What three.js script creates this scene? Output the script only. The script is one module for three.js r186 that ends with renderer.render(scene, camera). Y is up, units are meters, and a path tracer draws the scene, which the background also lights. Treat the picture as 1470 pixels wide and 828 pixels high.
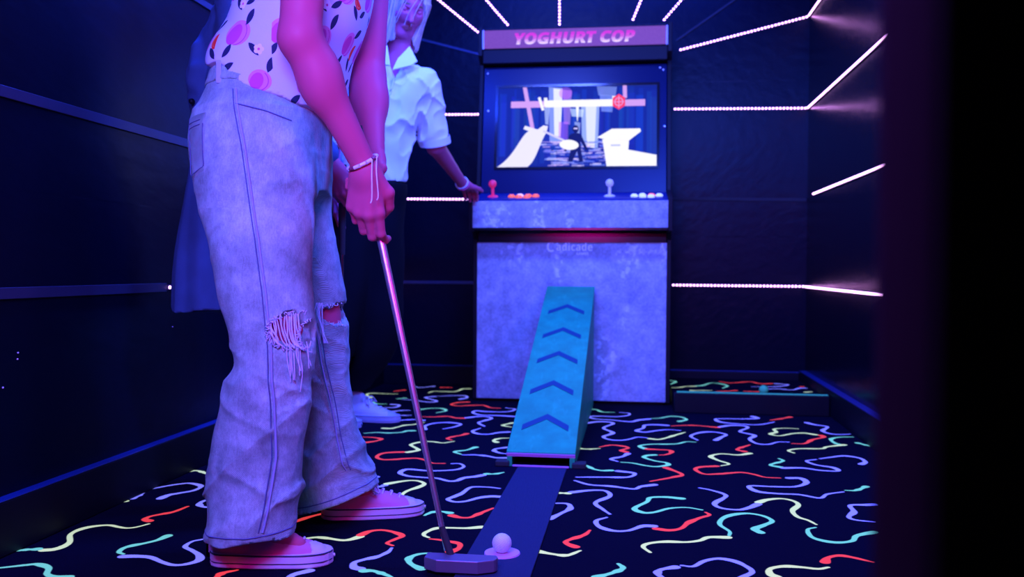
import * as THREE from 'three';
import { RoundedBoxGeometry } from 'three/addons/geometries/RoundedBoxGeometry.js';
import { mergeGeometries } from 'three/addons/utils/BufferGeometryUtils.js';
import { RectAreaLightUniformsLib } from 'three/addons/lights/RectAreaLightUniformsLib.js';

// ---------------------------------------------------------------- camera, lights, exposure
const scene = new THREE.Scene();
scene.background = new THREE.Color(0, 0, 0);
const camera = new THREE.PerspectiveCamera(2 * Math.atan(414 / 1300) * 180 / Math.PI, 1470 / 828, 0.05, 40);
camera.position.set(0, 0.63, 0);
camera.up.set(-0.0086, 0.9997, -0.0212);
camera.lookAt(-0.13244, 0.63 - 0.0222, -0.99094);
camera.focus = 2.05;
camera.userData.fStop = 3.5;
const renderer = new THREE.WebGLRenderer({ antialias: true });
renderer.toneMapping = THREE.LinearToneMapping;
renderer.toneMappingExposure = 1.0;
renderer.shadowMap.enabled = true;
RectAreaLightUniformsLib.init();

const BLACKLIGHT = new THREE.Color().setRGB(0.01, 0.05, 1.0), VIOLET = new THREE.Color().setRGB(0.07, 0.13, 1.0);
const MAGENTA = new THREE.Color().setRGB(1.0, 0.0, 0.5);
function areaLight(name, color, intensity, w, h, at, to) {
  const l = new THREE.RectAreaLight(color, intensity, w, h);
  l.name = name; l.position.set(...at); l.lookAt(...to); scene.add(l);
  return l;
}
// ceiling blacklight bars (fixtures built below; the one over the blonde person is added) and the magenta wall washer behind the curtain
const BARS = [
  { at: [-0.47, 1.5, -0.26], to: [-0.5, 0.55, -2.4], w: 0.9, h: 0.16, color: VIOLET, power: 185, label: 'ultraviolet bar lamp hanging in front of the doorway' },
  { at: [0.32, 1.78, -2.1], to: [-0.2, 0.6, -4.2], w: 0.9, h: 0.12, color: new THREE.Color().setRGB(0.035, 0.1, 1.0), power: 235, label: 'ultraviolet bar lamp on the ceiling facing the arcade cabinet' },
  { at: [-1.08, 2.27, -2.75], to: [-1.2, 0.2, -2.75], w: 0.6, h: 0.1, color: BLACKLIGHT, power: 330, label: 'short ultraviolet bar lamp on the ceiling by the left wall' },
  { at: [-0.5, 2.28, -2.75], to: [-0.95, 1.2, -3.5], w: 0.6, h: 0.12, color: VIOLET, power: 230, label: 'added ultraviolet bar lamp brightening the blonde person' },  // added unseen lamp that brightens the white shirt
  { at: [-0.2, 2.3, -4.25], to: [-0.3, 0.9, -4.6], w: 1.5, h: 0.1, color: BLACKLIGHT, power: 75, label: 'ultraviolet bar lamp on the ceiling above the arcade cabinet' },
];
for (const b of BARS) areaLight('blacklight', b.color, b.power, b.w, b.h, b.at, b.to);
const WASHES = [
  { at: [0.79, 1.05, -1.2], to: [-0.75, 0.85, -2.0], w: 0.16, h: 0.5, power: 11, label: 'magenta wash lamp on the right wall behind the curtain' },
  { at: [-0.42, 1.13, -0.28], to: [-0.5, 0.7, -2.4], w: 0.5, h: 0.25, power: 25, label: 'magenta wash lamp on a floor stand in front of the doorway' },
];
for (const w of WASHES) areaLight('magenta_wash', MAGENTA, w.power, w.w, w.h, w.at, w.to);

// ---------------------------------------------------------------- helpers
let seed = 7;
const rnd = () => { seed = (seed * 1664525 + 1013904223) >>> 0; return seed / 4294967296; };
const taken = {};
const numbered = n => { const k = taken[n] = (taken[n] ?? -1) + 1; return k ? n + '_' + String(k).padStart(3, '0') : n; };
const V = (x, y, z) => new THREE.Vector3(x, y, z);
const lin = (r, g, b) => new THREE.Color().setRGB(r, g, b);
function mat(c, rough = 0.7, o = {}) {
  return new THREE.MeshPhysicalMaterial({ color: Array.isArray(c) ? lin(...c) : c, roughness: rough, ...o });
}
function mesh(name, geo, m, parent) {
  const o = new THREE.Mesh(geo, m); o.name = name; o.castShadow = o.receiveShadow = true; parent.add(o); return o;
}
function tag(o, label, category, group) { o.userData.label = label; o.userData.category = category; if (group) o.userData.group = group; return o; }
function thing(name, label, category, at = [0, 0, 0], turn = 0, group) {
  const o = new THREE.Group(); o.name = numbered(name); o.position.set(...at); o.rotation.y = turn; scene.add(o);
  return tag(o, label, category, group);
}
function part(name, parent, at = [0, 0, 0]) { const o = new THREE.Group(); o.name = name; o.position.set(...at); parent.add(o); return o; }
function struct(name, geo, m) { const o = mesh(name, geo, m, scene); o.userData.kind = 'structure'; return o; }
function box(x0, x1, y0, y1, z0, z1) { const g = new THREE.BoxGeometry(x1 - x0, y1 - y0, z1 - z0); g.translate((x0 + x1) / 2, (y0 + y1) / 2, (z0 + z1) / 2); return g; }
function rbox(x0, x1, y0, y1, z0, z1, r = 0.004, s = 2) { const g = new RoundedBoxGeometry(x1 - x0, y1 - y0, z1 - z0, s, r); g.translate((x0 + x1) / 2, (y0 + y1) / 2, (z0 + z1) / 2); return g; }
function cyl(a, b, ra, rb = ra, seg = 16, open = false) {
  const A = V(...a), B = V(...b), d = B.clone().sub(A), g = new THREE.CylinderGeometry(rb, ra, d.length(), seg, 1, open);
  g.applyQuaternion(new THREE.Quaternion().setFromUnitVectors(V(0, 1, 0), d.normalize())); g.translate((a[0] + b[0]) / 2, (a[1] + b[1]) / 2, (a[2] + b[2]) / 2); return g;
}
function tube(pts, r, seg = 24, rad = 6, closed = false) {
  return new THREE.TubeGeometry(new THREE.CatmullRomCurve3(pts.map(p => V(...p)), closed), seg, r, rad, closed);
}
const merge = gs => mergeGeometries(gs.map(g => { const q = g.index ? g.toNonIndexed() : g; for (const k of Object.keys(q.attributes)) if (!['position', 'normal', 'uv'].includes(k)) q.deleteAttribute(k); return q; }));
function canvas(w, h, draw) { const c = document.createElement('canvas'); c.width = w; c.height = h; draw(c.getContext('2d'), w, h); return c; }
function ctex(c, srgb = true, rx = 1, ry = 1) {
  const t = new THREE.CanvasTexture(c); if (srgb) t.colorSpace = THREE.SRGBColorSpace;
  t.wrapS = t.wrapT = THREE.RepeatWrapping; t.repeat.set(rx, ry); return t;
}
// lattice noise
const HASH = new Float32Array(4096); for (let i = 0; i < 4096; i++) HASH[i] = rnd() * 2 - 1;
const hs = (x, y, z) => HASH[((x * 374761 + y * 668265 + z * 214665) ^ (x * 13 + y * 7919 + z * 104729 >> 3)) & 4095];
function noise(x, y, z = 0) {
  const xi = Math.floor(x), yi = Math.floor(y), zi = Math.floor(z); let u = x - xi, v = y - yi, w = z - zi;
  u = u * u * (3 - 2 * u); v = v * v * (3 - 2 * v); w = w * w * (3 - 2 * w);
  const L = (a, b, t) => a + (b - a) * t;
  return L(L(L(hs(xi, yi, zi), hs(xi + 1, yi, zi), u), L(hs(xi, yi + 1, zi), hs(xi + 1, yi + 1, zi), u), v),
    L(L(hs(xi, yi, zi + 1), hs(xi + 1, yi, zi + 1), u), L(hs(xi, yi + 1, zi + 1), hs(xi + 1, yi + 1, zi + 1), u), v), w);
}
const fbm = (x, y, z = 0) => noise(x, y, z) * 0.55 + noise(x * 2.1, y * 2.1, z * 2.1 + 9) * 0.28 + noise(x * 4.3, y * 4.3, z * 4.3 + 5) * 0.17;
const clamp = (v, a = 0, b = 1) => Math.min(b, Math.max(a, v));
const smooth = (a, b, v) => { const t = clamp((v - a) / (b - a)); return t * t * (3 - 2 * t); };
// a grey noise texture, fn(u, v) -> 0..1
function noiseTex(n, fn, srgb, rx = 1, ry = 1) {
  const d = new Uint8Array(n * n * 4);
  for (let j = 0; j < n; j++) for (let i = 0; i < n; i++) { const c = fn(i / n, j / n), k = (j * n + i) * 4; for (let q = 0; q < 3; q++) d[k + q] = 255 * clamp(Array.isArray(c) ? c[q] : c); d[k + 3] = 255; }
  const t = new THREE.DataTexture(d, n, n); t.magFilter = THREE.LinearFilter; t.minFilter = THREE.LinearFilter; t.wrapS = t.wrapT = THREE.RepeatWrapping; t.repeat.set(rx, ry);
  if (srgb) t.colorSpace = THREE.SRGBColorSpace; t.needsUpdate = true; return t;
}
// ---- signed distance modelling
const smin = (a, b, k) => { const h = Math.max(k - Math.abs(a - b), 0) / k; return Math.min(a, b) - h * h * k * 0.25; };
function cone(x, y, z, a, b, ra, rb) {
  const bx = b[0] - a[0], by = b[1] - a[1], bz = b[2] - a[2], px = x - a[0], py = y - a[1], pz = z - a[2];
  const h = clamp((px * bx + py * by + pz * bz) / (bx * bx + by * by + bz * bz));
  return Math.hypot(px - bx * h, py - by * h, pz - bz * h) - (ra + (rb - ra) * h);
}
function ell(x, y, z, c, r) {
  const a = (x - c[0]) / r[0], b = (y - c[1]) / r[1], d = (z - c[2]) / r[2], k = Math.hypot(a, b, d);
  return (k - 1) * Math.min(r[0], r[1], r[2]) * (k > 0.6 ? 1 : 1);
}
// rings: rows [y, cx, cz, rx, rz] from low to high; an upright swept ellipse
function rings(rows) {
  return (x, y, z) => {
    const yy = clamp(y, rows[0][0], rows[rows.length - 1][0]); let i = 0;
    while (i < rows.length - 2 && rows[i + 1][0] < yy) i++;
    const A = rows[i], B = rows[i + 1], P = rows[Math.max(0, i - 1)], Q = rows[Math.min(rows.length - 1, i + 2)];
    const t = (yy - A[0]) / (B[0] - A[0]), w = [];
    for (let k = 1; k < 5; k++) { // hermite with finite tangents
      const dy = B[0] - A[0], m0 = (B[k] - P[k]) / (B[0] - P[0]) * dy, m1 = (Q[k] - A[k]) / (Q[0] - A[0]) * dy, t2 = t * t, t3 = t2 * t;
      w.push((2 * t3 - 3 * t2 + 1) * A[k] + (t3 - 2 * t2 + t) * m0 + (3 * t2 - 2 * t3) * B[k] + (t3 - t2) * m1);
    }
    const k = Math.hypot((x - w[0]) / w[2], (z - w[1]) / w[3]);
    return Math.max((k - 1) * Math.min(w[2], w[3]), y - rows[rows.length - 1][0], rows[0][0] - y);
  };
}
// surface nets; uv(x, y, z, nx, ny, nz) -> [u, v]; tint(x, y, z) -> linear rgb
function net(f, lo, hi, h, uv, tint) {
  const nx = Math.ceil((hi[0] - lo[0]) / h) + 1, ny = Math.ceil((hi[1] - lo[1]) / h) + 1, nz = Math.ceil((hi[2] - lo[2]) / h) + 1;
  const F = new Float32Array(nx * ny * nz), id = new Int32Array(nx * ny * nz).fill(-1), at = (i, j, k) => (k * ny + j) * nx + i;
  for (let k = 0; k < nz; k++) for (let j = 0; j < ny; j++) for (let i = 0; i < nx; i++)
    F[at(i, j, k)] = i && j && k && i < nx - 1 && j < ny - 1 && k < nz - 1 ? f(lo[0] + i * h, lo[1] + j * h, lo[2] + k * h) : 1;
  const pos = [], nor = [], tex = [], col = [], ix = [];
  for (let k = 0; k < nz - 1; k++) for (let j = 0; j < ny - 1; j++) for (let i = 0; i < nx - 1; i++) {
    let n = 0, sx = 0, sy = 0, sz = 0, m = 0; const c = [];
    for (let q = 0; q < 8; q++) { const v = F[at(i + (q & 1), j + (q >> 1 & 1), k + (q >> 2))]; c.push(v); if (v < 0) m++; }
    if (!m || m === 8) continue;
    for (let q = 0; q < 8; q++) for (const b of [1, 2, 4]) if (!(q & b)) {
      const a0 = c[q], a1 = c[q | b]; if ((a0 < 0) === (a1 < 0)) continue;
      const t = a0 / (a0 - a1); n++; sx += (q & 1) + (b === 1 ? t : 0); sy += (q >> 1 & 1) + (b === 2 ? t : 0); sz += (q >> 2) + (b === 4 ? t : 0);
    }
    id[at(i, j, k)] = pos.length / 3;
    const x = lo[0] + (i + sx / n) * h, y = lo[1] + (j + sy / n) * h, z = lo[2] + (k + sz / n) * h, e = h * 0.5;
    let gx = f(x + e, y, z) - f(x - e, y, z), gy = f(x, y + e, z) - f(x, y - e, z), gz = f(x, y, z + e) - f(x, y, z - e); const gl = Math.hypot(gx, gy, gz) || 1;
    gx /= gl; gy /= gl; gz /= gl;
    pos.push(x, y, z); nor.push(gx, gy, gz); const w = uv ? uv(x, y, z, gx, gy, gz) : [x, y]; tex.push(w[0], w[1]);
    if (tint) col.push(...tint(x, y, z, gx, gy, gz));
  }
  const quad = (a, b, c, d, flip) => { if (a < 0 || b < 0 || c < 0 || d < 0) return; flip ? ix.push(a, b, c, a, c, d) : ix.push(a, c, b, a, d, c); };
  for (let k = 1; k < nz - 1; k++) for (let j = 1; j < ny - 1; j++) for (let i = 1; i < nx - 1; i++) {
    const v = F[at(i, j, k)] < 0;
    if (v !== F[at(i + 1, j, k)] < 0) quad(id[at(i, j, k)], id[at(i, j - 1, k)], id[at(i, j - 1, k - 1)], id[at(i, j, k - 1)], v);
    if (v !== F[at(i, j + 1, k)] < 0) quad(id[at(i, j, k)], id[at(i, j, k - 1)], id[at(i - 1, j, k - 1)], id[at(i - 1, j, k)], v);
    if (v !== F[at(i, j, k + 1)] < 0) quad(id[at(i, j, k)], id[at(i - 1, j, k)], id[at(i - 1, j - 1, k)], id[at(i, j - 1, k)], v);
  }
  const g = new THREE.BufferGeometry();
  g.setAttribute('position', new THREE.Float32BufferAttribute(pos, 3)); g.setAttribute('normal', new THREE.Float32BufferAttribute(nor, 3));
  g.setAttribute('uv', new THREE.Float32BufferAttribute(tex, 2)); if (tint) g.setAttribute('color', new THREE.Float32BufferAttribute(col, 3));
  g.setIndex(ix); return g;
}

// ---------------------------------------------------------------- materials
const plaster = noiseTex(256, (u, v) => 0.5 + 0.5 * fbm(u * 24, v * 24), false, 3, 3);
const M = {
  wall: mat([0.0004, 0.0026, 0.0105], 0.36, { specularIntensity: 0.25, bumpMap: plaster, bumpScale: 0.0012 }),
  satin: mat([0.0003, 0.0016, 0.006], 0.24, { specularIntensity: 0.8, bumpMap: plaster, bumpScale: 0.0008 }),
  board: mat([0.002, 0.003, 0.008], 0.5, { specularIntensity: 0.4 }),
  black: mat([0.004, 0.004, 0.008], 0.5, { specularIntensity: 0.4 }),
  gloss: mat([0.01, 0.01, 0.014], 0.16),
  steel: mat([0.86, 0.86, 0.9], 0.36, { metalness: 1 }),
  darkSteel: mat([0.1, 0.1, 0.13], 0.3, { metalness: 1 }),
  rubber: mat([0.02, 0.02, 0.025], 0.8),
  alu: mat([0.04, 0.05, 0.1], 0.4, { metalness: 0.4 }),
  led: mat([0.6, 0.55, 0.62], 0.4, { emissive: lin(1.0, 0.45, 1.0), emissiveIntensity: 6 }),
  ledOff: mat([0.18, 0.18, 0.24], 0.3),
  skin: mat([0.6, 0.23, 0.22], 0.5, { specularIntensity: 0.35, vertexColors: true }),
};
M.skin.color.setRGB(1, 1, 1);
const SKIN = [0.6, 0.09, 0.19];

// ---------------------------------------------------------------- the room
const XL = -1.37, XR = 0.88, ZB = -4.8, ZF = 1.3, H = 2.4;
const FX0 = -1.37, FX1 = 0.86, FZ0 = -4.8, FZ1 = -1.55;
// carpet pattern: squiggles of fluorescent yarn, traced as floor coordinates in metres [colour, x, z, x, z, ...]
const SQUIGGLES = [
['y',-1.29,-1.839,-1.272,-1.847,-1.264,-1.868,-1.27,-1.903,-1.302,-1.953,-1.307,-1.991,-1.294,-2.022,-1.261,-2.041,-1.226,-2.03,-1.203,-2.025,-1.185,-2.036,-1.17,-2.066],
['t',-1.346,-1.824,-1.332,-1.835,-1.308,-1.844],
['r',-1.182,-2.091,-1.201,-2.103,-1.201,-2.129,-1.185,-2.152,-1.165,-2.179,-1.155,-2.233],
['l',-1.349,-2.39,-1.324,-2.431,-1.297,-2.462,-1.27,-2.474,-1.225,-2.447,-1.221,-2.397,-1.245,-2.363,-1.264,-2.337,-1.268,-2.299],
['l',-1.343,-2.287,-1.341,-2.311,-1.347,-2.351],
['y',-1.352,-2.247,-1.346,-2.258],
['l',-1.103,-2.306,-1.136,-2.301,-1.138,-2.264,-1.113,-2.236,-1.069,-2.235],
['t',-1.101,-1.84,-1.118,-1.851,-1.124,-1.878,-1.114,-1.9,-1.096,-1.921,-1.08,-1.948,-1.074,-1.982],
['l',-1.093,-1.824,-1.066,-1.83,-1.032,-1.828,-0.988,-1.801,-0.957,-1.788,-0.933,-1.797,-0.919,-1.825,-0.934,-1.857,-0.965,-1.886,-0.994,-1.91,-0.997,-1.948,-0.981,-1.968],
['t',-1.318,-1.709,-1.303,-1.717,-1.283,-1.729,-1.261,-1.742,-1.241,-1.75,-1.204,-1.732,-1.183,-1.697,-1.156,-1.683,-1.128,-1.687],
['y',-1.353,-2.617,-1.328,-2.631,-1.274,-2.59],
['t',-1.362,-2.768,-1.339,-2.781],
['r',-0.829,-1.707,-0.833,-1.752,-0.811,-1.777],
['y',-0.763,-1.972,-0.753,-2.003,-0.727,-2.022,-0.696,-2.018,-0.661,-2.009,-0.642,-2.02,-0.629,-2.043],
['r',-0.631,-2.055,-0.619,-2.088,-0.593,-2.102,-0.56,-2.09,-0.533,-2.064,-0.542,-2.036,-0.553,-2.005,-0.536,-1.988],
['l',-0.533,-1.97,-0.534,-1.94,-0.548,-1.906,-0.571,-1.882,-0.585,-1.859,-0.576,-1.831,-0.56,-1.823],
['t',-0.55,-1.812,-0.532,-1.815,-0.509,-1.803,-0.483,-1.784],
['t',-0.44,-1.949,-0.464,-1.935,-0.477,-1.906,-0.465,-1.872,-0.435,-1.842],
['y',-0.36,-2.164,-0.395,-2.149,-0.439,-2.145,-0.467,-2.137,-0.485,-2.099,-0.483,-2.075,-0.469,-2.061],
['r',-0.462,-2.05,-0.446,-2.048,-0.419,-2.04,-0.389,-2.024,-0.384,-1.991,-0.398,-1.963],
['r',-0.775,-3.009,-0.805,-3,-0.838,-2.975,-0.841,-2.918,-0.812,-2.881,-0.775,-2.887,-0.741,-2.907,-0.705,-2.917,-0.669,-2.892,-0.637,-2.853,-0.598,-2.854],
['l',-0.574,-2.855,-0.549,-2.859,-0.528,-2.819,-0.54,-2.776,-0.575,-2.755,-0.627,-2.743,-0.694,-2.752,-0.705,-2.702,-0.673,-2.665,-0.624,-2.653,-0.578,-2.649,-0.537,-2.62,-0.514,-2.627,-0.498,-2.666,-0.467,-2.689,-0.448,-2.712],
['t',-0.44,-2.729,-0.414,-2.733,-0.392,-2.757],
['l',-0.723,-2.513,-0.714,-2.524,-0.708,-2.539],
['y',-0.706,-2.557,-0.68,-2.586,-0.651,-2.608,-0.623,-2.605,-0.599,-2.574,-0.606,-2.534,-0.627,-2.484,-0.631,-2.438,-0.62,-2.408,-0.6,-2.392],
['l',-0.374,-2.554,-0.405,-2.563,-0.445,-2.562,-0.461,-2.543,-0.47,-2.482,-0.484,-2.442,-0.495,-2.411,-0.473,-2.388,-0.444,-2.398,-0.414,-2.44,-0.385,-2.46,-0.36,-2.461],
['r',-0.453,-2.254,-0.429,-2.239,-0.404,-2.243,-0.389,-2.275,-0.376,-2.305,-0.359,-2.341],
['t',-0.521,-2.244,-0.516,-2.261,-0.506,-2.279,-0.486,-2.287,-0.462,-2.277],
['t',-0.544,-3.132,-0.567,-3.078,-0.602,-3.043,-0.573,-3.005],
['l',-0.565,-2.995,-0.522,-3.002,-0.481,-2.99,-0.447,-2.968,-0.411,-2.97],
['l',-0.435,-3.146,-0.469,-3.114,-0.47,-3.08,-0.447,-3.048,-0.422,-3.037],
['l',-1.152,-4.696,-1.106,-4.653,-1.048,-4.714],
['r',-0.997,-4.677,-0.942,-4.683],
['r',-1.205,-4.486,-1.164,-4.541],
['y',-0.841,-4.647,-0.875,-4.641,-0.895,-4.534,-0.956,-4.523,-1.005,-4.522,-1.018,-4.459],
['y',-1.162,-4.398,-1.204,-4.391,-1.259,-4.399,-1.301,-4.391,-1.303,-4.339,-1.254,-4.247],
['t',-1.209,-4.113,-1.171,-4.059,-1.126,-4.061],
['t',-1.121,-4.229,-1.088,-4.26],
['l',-0.958,-4.342,-0.994,-4.293,-0.92,-4.2,-0.933,-4.155,-0.981,-4.168,-1.032,-4.206,-1.089,-4.212],
['l',-0.941,-4.352,-0.88,-4.386,-0.819,-4.39,-0.797,-4.327,-0.82,-4.275],
['l',-1.098,-4.057,-1.057,-4.035,-1.065,-3.967,-1.139,-3.949],
['t',-0.843,-3.85,-0.815,-3.916,-0.849,-3.976,-0.899,-3.968,-0.934,-3.929,-0.949,-3.92],
['l',-1.036,-3.857,-1.01,-3.888,-0.973,-3.895],
['r',-0.879,-3.742,-0.832,-3.742,-0.776,-3.767,-0.736,-3.734,-0.701,-3.73],
['l',-1,-3.754,-0.936,-3.765],
['l',-0.963,-3.619,-0.931,-3.648,-0.887,-3.667,-0.855,-3.649],
['y',-0.965,-3.444,-0.936,-3.444,-0.919,-3.479,-0.9,-3.526,-0.87,-3.547,-0.841,-3.604],
['t',-1.008,-3.329,-0.967,-3.352,-0.921,-3.349,-0.875,-3.371,-0.861,-3.404,-0.837,-3.412],
['l',-0.801,-3.445,-0.818,-3.507,-0.808,-3.564,-0.781,-3.603,-0.733,-3.616,-0.685,-3.585,-0.701,-3.516,-0.733,-3.468],
['r',-0.989,-3.253,-0.948,-3.25,-0.912,-3.224,-0.922,-3.186,-0.948,-3.154],
['r',-0.623,-3.383,-0.635,-3.351,-0.661,-3.317,-0.676,-3.276,-0.654,-3.248],
['y',-0.641,-3.226,-0.674,-3.19,-0.712,-3.206,-0.747,-3.203,-0.773,-3.168,-0.778,-3.132,-0.744,-3.078,-0.732,-3.046,-0.758,-3.009],
['r',-0.766,-4.187,-0.805,-4.168,-0.829,-4.104,-0.792,-4.063,-0.739,-4.084,-0.679,-4.099,-0.633,-4.033,-0.587,-4.025],
['l',-0.565,-4.04,-0.519,-4.008,-0.537,-3.939,-0.585,-3.921,-0.642,-3.921,-0.682,-3.936,-0.688,-3.882,-0.646,-3.827,-0.6,-3.824,-0.554,-3.822,-0.5,-3.811],
['l',-0.689,-3.745,-0.646,-3.786,-0.606,-3.783,-0.584,-3.743,-0.604,-3.686,-0.619,-3.628,-0.582,-3.553],
['l',-0.592,-3.508,-0.61,-3.438,-0.578,-3.386,-0.537,-3.388,-0.507,-3.425,-0.472,-3.444],
['y',-0.482,-3.651,-0.513,-3.588,-0.475,-3.554],
['y',-0.453,-3.321,-0.484,-3.308,-0.501,-3.268,-0.485,-3.234],
['t',-0.194,-4.054,-0.16,-4.06,-0.129,-3.997,-0.077,-3.993],
['l',-0.052,-3.997,-0.013,-3.977,-0.016,-3.925,-0.064,-3.879,-0.137,-3.879,-0.184,-3.858,-0.15,-3.803,-0.082,-3.79,-0.008,-3.76,0.031,-3.809,0.071,-3.84],
['l',-0.18,-3.698,-0.139,-3.738,-0.093,-3.736,-0.076,-3.697,-0.111,-3.592,-0.072,-3.493,-0.105,-3.408,-0.083,-3.354,-0.041,-3.343,-0.006,-3.376,0.022,-3.419,0.057,-3.41],
['t',0.079,-3.854,0.119,-3.873,0.161,-3.924,0.205,-3.919,0.227,-3.854,0.195,-3.801],
['l',0.141,-3.695,0.099,-3.704,0.053,-3.685,0.045,-3.618,0.019,-3.556,0.051,-3.528,0.096,-3.569,0.141,-3.597,0.188,-3.588],
['r',0.16,-3.686,0.244,-3.714,0.341,-3.681],
['y',0.067,-3.394,0.098,-3.384,0.127,-3.418,0.157,-3.471,0.204,-3.549],
['t',0.231,-3.354,0.197,-3.354,0.164,-3.312,0.123,-3.297,0.075,-3.289,0.038,-3.265,0.029,-3.237,0.049,-3.198],
['r',0.055,-3.195,0.093,-3.193,0.132,-3.186,0.135,-3.146,0.116,-3.11,0.095,-3.099],
['l',0.241,-3.394,0.222,-3.475,0.263,-3.554,0.315,-3.575,0.357,-3.529,0.333,-3.466,0.308,-3.405],
['y',-0.185,-3.168,-0.15,-3.162,-0.111,-3.18],
['r',-0.112,-3.206,-0.073,-3.247,-0.033,-3.236,-0.012,-3.205,-0.035,-3.159,-0.018,-3.132],
['l',-0.012,-3.106,-0.03,-3.055,-0.067,-3.011,-0.045,-2.973],
['t',-0.033,-2.964,0.004,-2.956,0.044,-2.926,0.079,-2.915,0.116,-2.945,0.111,-2.98,0.075,-3.004,0.042,-3.051,0.052,-3.084,0.078,-3.099],
['r',0.108,-2.905,0.154,-2.818,0.126,-2.775,0.057,-2.71],
['t',-0.177,-2.902,-0.146,-2.898,-0.12,-2.851,-0.093,-2.831,-0.063,-2.837],
['l',-0.041,-2.832,0.009,-2.808,-0.011,-2.754,-0.09,-2.741,-0.164,-2.729],
['l',-0.167,-2.684,-0.12,-2.639,-0.059,-2.63,0.006,-2.608,0.028,-2.639,0.067,-2.668],
['r',0.27,-2.953,0.218,-2.931,0.2,-2.892,0.222,-2.834,0.269,-2.842,0.335,-2.873,0.373,-2.853,0.402,-2.819,0.446,-2.814],
['y',-0.216,-2.527,-0.176,-2.528],
['l',-0.166,-2.541,-0.117,-2.571,-0.074,-2.573,-0.059,-2.515,-0.095,-2.437,-0.073,-2.372,-0.054,-2.329],
['l',-0.061,-2.297,-0.086,-2.262,-0.077,-2.213,-0.044,-2.182,-0.007,-2.188,0.029,-2.232,0.055,-2.236],
['r',0.061,-2.214,0.092,-2.206,0.121,-2.227,0.142,-2.28,0.173,-2.328,0.199,-2.359,0.192,-2.385],
['l',-0.211,-2.413,-0.17,-2.415,-0.159,-2.368,-0.178,-2.319,-0.204,-2.261],
['t',0.138,-2.518,0.095,-2.528,0.053,-2.515,0.042,-2.468,0.009,-2.395,0.031,-2.357,0.06,-2.365,0.1,-2.409,0.146,-2.425,0.184,-2.407],
['r',-0.098,-2.177,-0.11,-2.136,-0.146,-2.085,-0.145,-2.063,-0.124,-2.041],
['y',-0.208,-1.997,-0.172,-1.982,-0.139,-1.978,-0.112,-2.015],
['y',0.043,-2.026,0.028,-2.065,0.042,-2.093,0.081,-2.112,0.128,-2.116,0.16,-2.134,0.182,-2.162,0.226,-2.168],
['t',-0.069,-1.846,-0.037,-1.877,-0.016,-1.91,-0.026,-1.937],
['l',0.108,-1.946,0.132,-1.944,0.157,-1.982,0.187,-2.004,0.216,-1.997,0.238,-1.971,0.252,-1.929,0.229,-1.891,0.204,-1.849],
['l',0.094,-1.933,0.063,-1.912,0.056,-1.884,0.072,-1.85],
['t',0.231,-2.183,0.235,-2.219,0.218,-2.275,0.23,-2.331,0.259,-2.371,0.3,-2.39,0.336,-2.371,0.351,-2.326,0.324,-2.284,0.299,-2.25,0.309,-2.22],
['y',0.342,-2.509,0.369,-2.541,0.408,-2.56,0.437,-2.542,0.445,-2.499,0.419,-2.434,0.422,-2.377,0.442,-2.348,0.455,-2.312],
['t',0.448,-2.285,0.426,-2.263,0.423,-2.205,0.444,-2.175,0.477,-2.166,0.512,-2.185,0.533,-2.229,0.581,-2.265],
['r',0.416,-2.015,0.429,-2.047,0.455,-2.066,0.479,-2.06,0.519,-2.031],
['y',0.416,-1.981,0.392,-1.967,0.358,-1.973,0.323,-1.973,0.292,-1.952,0.287,-1.919,0.298,-1.901],
['l',0.649,-2.534,0.628,-2.527,0.583,-2.515,0.577,-2.45,0.552,-2.397,0.562,-2.37,0.605,-2.358],
['l',0.195,-2.65,0.229,-2.625,0.262,-2.571,0.227,-2.491,0.224,-2.455,0.243,-2.429,0.282,-2.424,0.312,-2.451,0.339,-2.491],
['l',0.514,-3.983,0.527,-3.935,0.469,-3.911,0.382,-3.901,0.349,-3.881,0.366,-3.812,0.438,-3.778,0.514,-3.777,0.584,-3.849],
['r',0.576,-3.895,0.621,-3.937,0.674,-3.995],
['l',0.351,-3.696,0.397,-3.739,0.448,-3.735,0.458,-3.692,0.418,-3.6,0.463,-3.527,0.435,-3.445,0.451,-3.362,0.49,-3.354,0.531,-3.404,0.571,-3.411],
['y',0.654,-3.703,0.607,-3.708,0.559,-3.679,0.557,-3.615,0.528,-3.565,0.558,-3.535,0.617,-3.592,0.662,-3.608,0.699,-3.578],
['l',0.715,-3.857,0.737,-3.815,0.78,-3.768,0.743,-3.675,0.756,-3.615,0.788,-3.6,0.833,-3.616],
['t',0.83,-3.556,0.774,-3.539,0.737,-3.494,0.735,-3.42,0.753,-3.379],
['y',0.761,-3.388,0.692,-3.341,0.665,-3.303,0.585,-3.289,0.543,-3.249,0.555,-3.208],
['r',0.578,-3.383,0.623,-3.39,0.665,-3.471,0.717,-3.53,0.715,-3.568],
['t',0.818,-3.433,0.855,-3.368],
['r',0.421,-3.332,0.368,-3.244,0.389,-3.207],
['y',0.402,-3.177,0.36,-3.144,0.304,-3.154,0.265,-3.107,0.282,-3.048,0.313,-2.994,0.286,-2.961],
['t',0.488,-3.106,0.495,-3.068,0.446,-3.001,0.471,-2.971],
['l',0.48,-2.959,0.54,-2.969,0.593,-2.942,0.643,-2.944,0.638,-2.99,0.592,-3.025,0.573,-3.08,0.609,-3.11],
['l',0.624,-3.125,0.667,-3.156,0.717,-3.186,0.759,-3.156,0.763,-3.096,0.741,-3.058],
['l',0.472,-2.818,0.508,-2.819,0.514,-2.763,0.473,-2.709,0.407,-2.699,0.342,-2.696,0.355,-2.634,0.41,-2.616,0.467,-2.614,0.517,-2.584,0.547,-2.631,0.598,-2.666],
['t',0.608,-2.685,0.638,-2.69,0.679,-2.742]];
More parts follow.
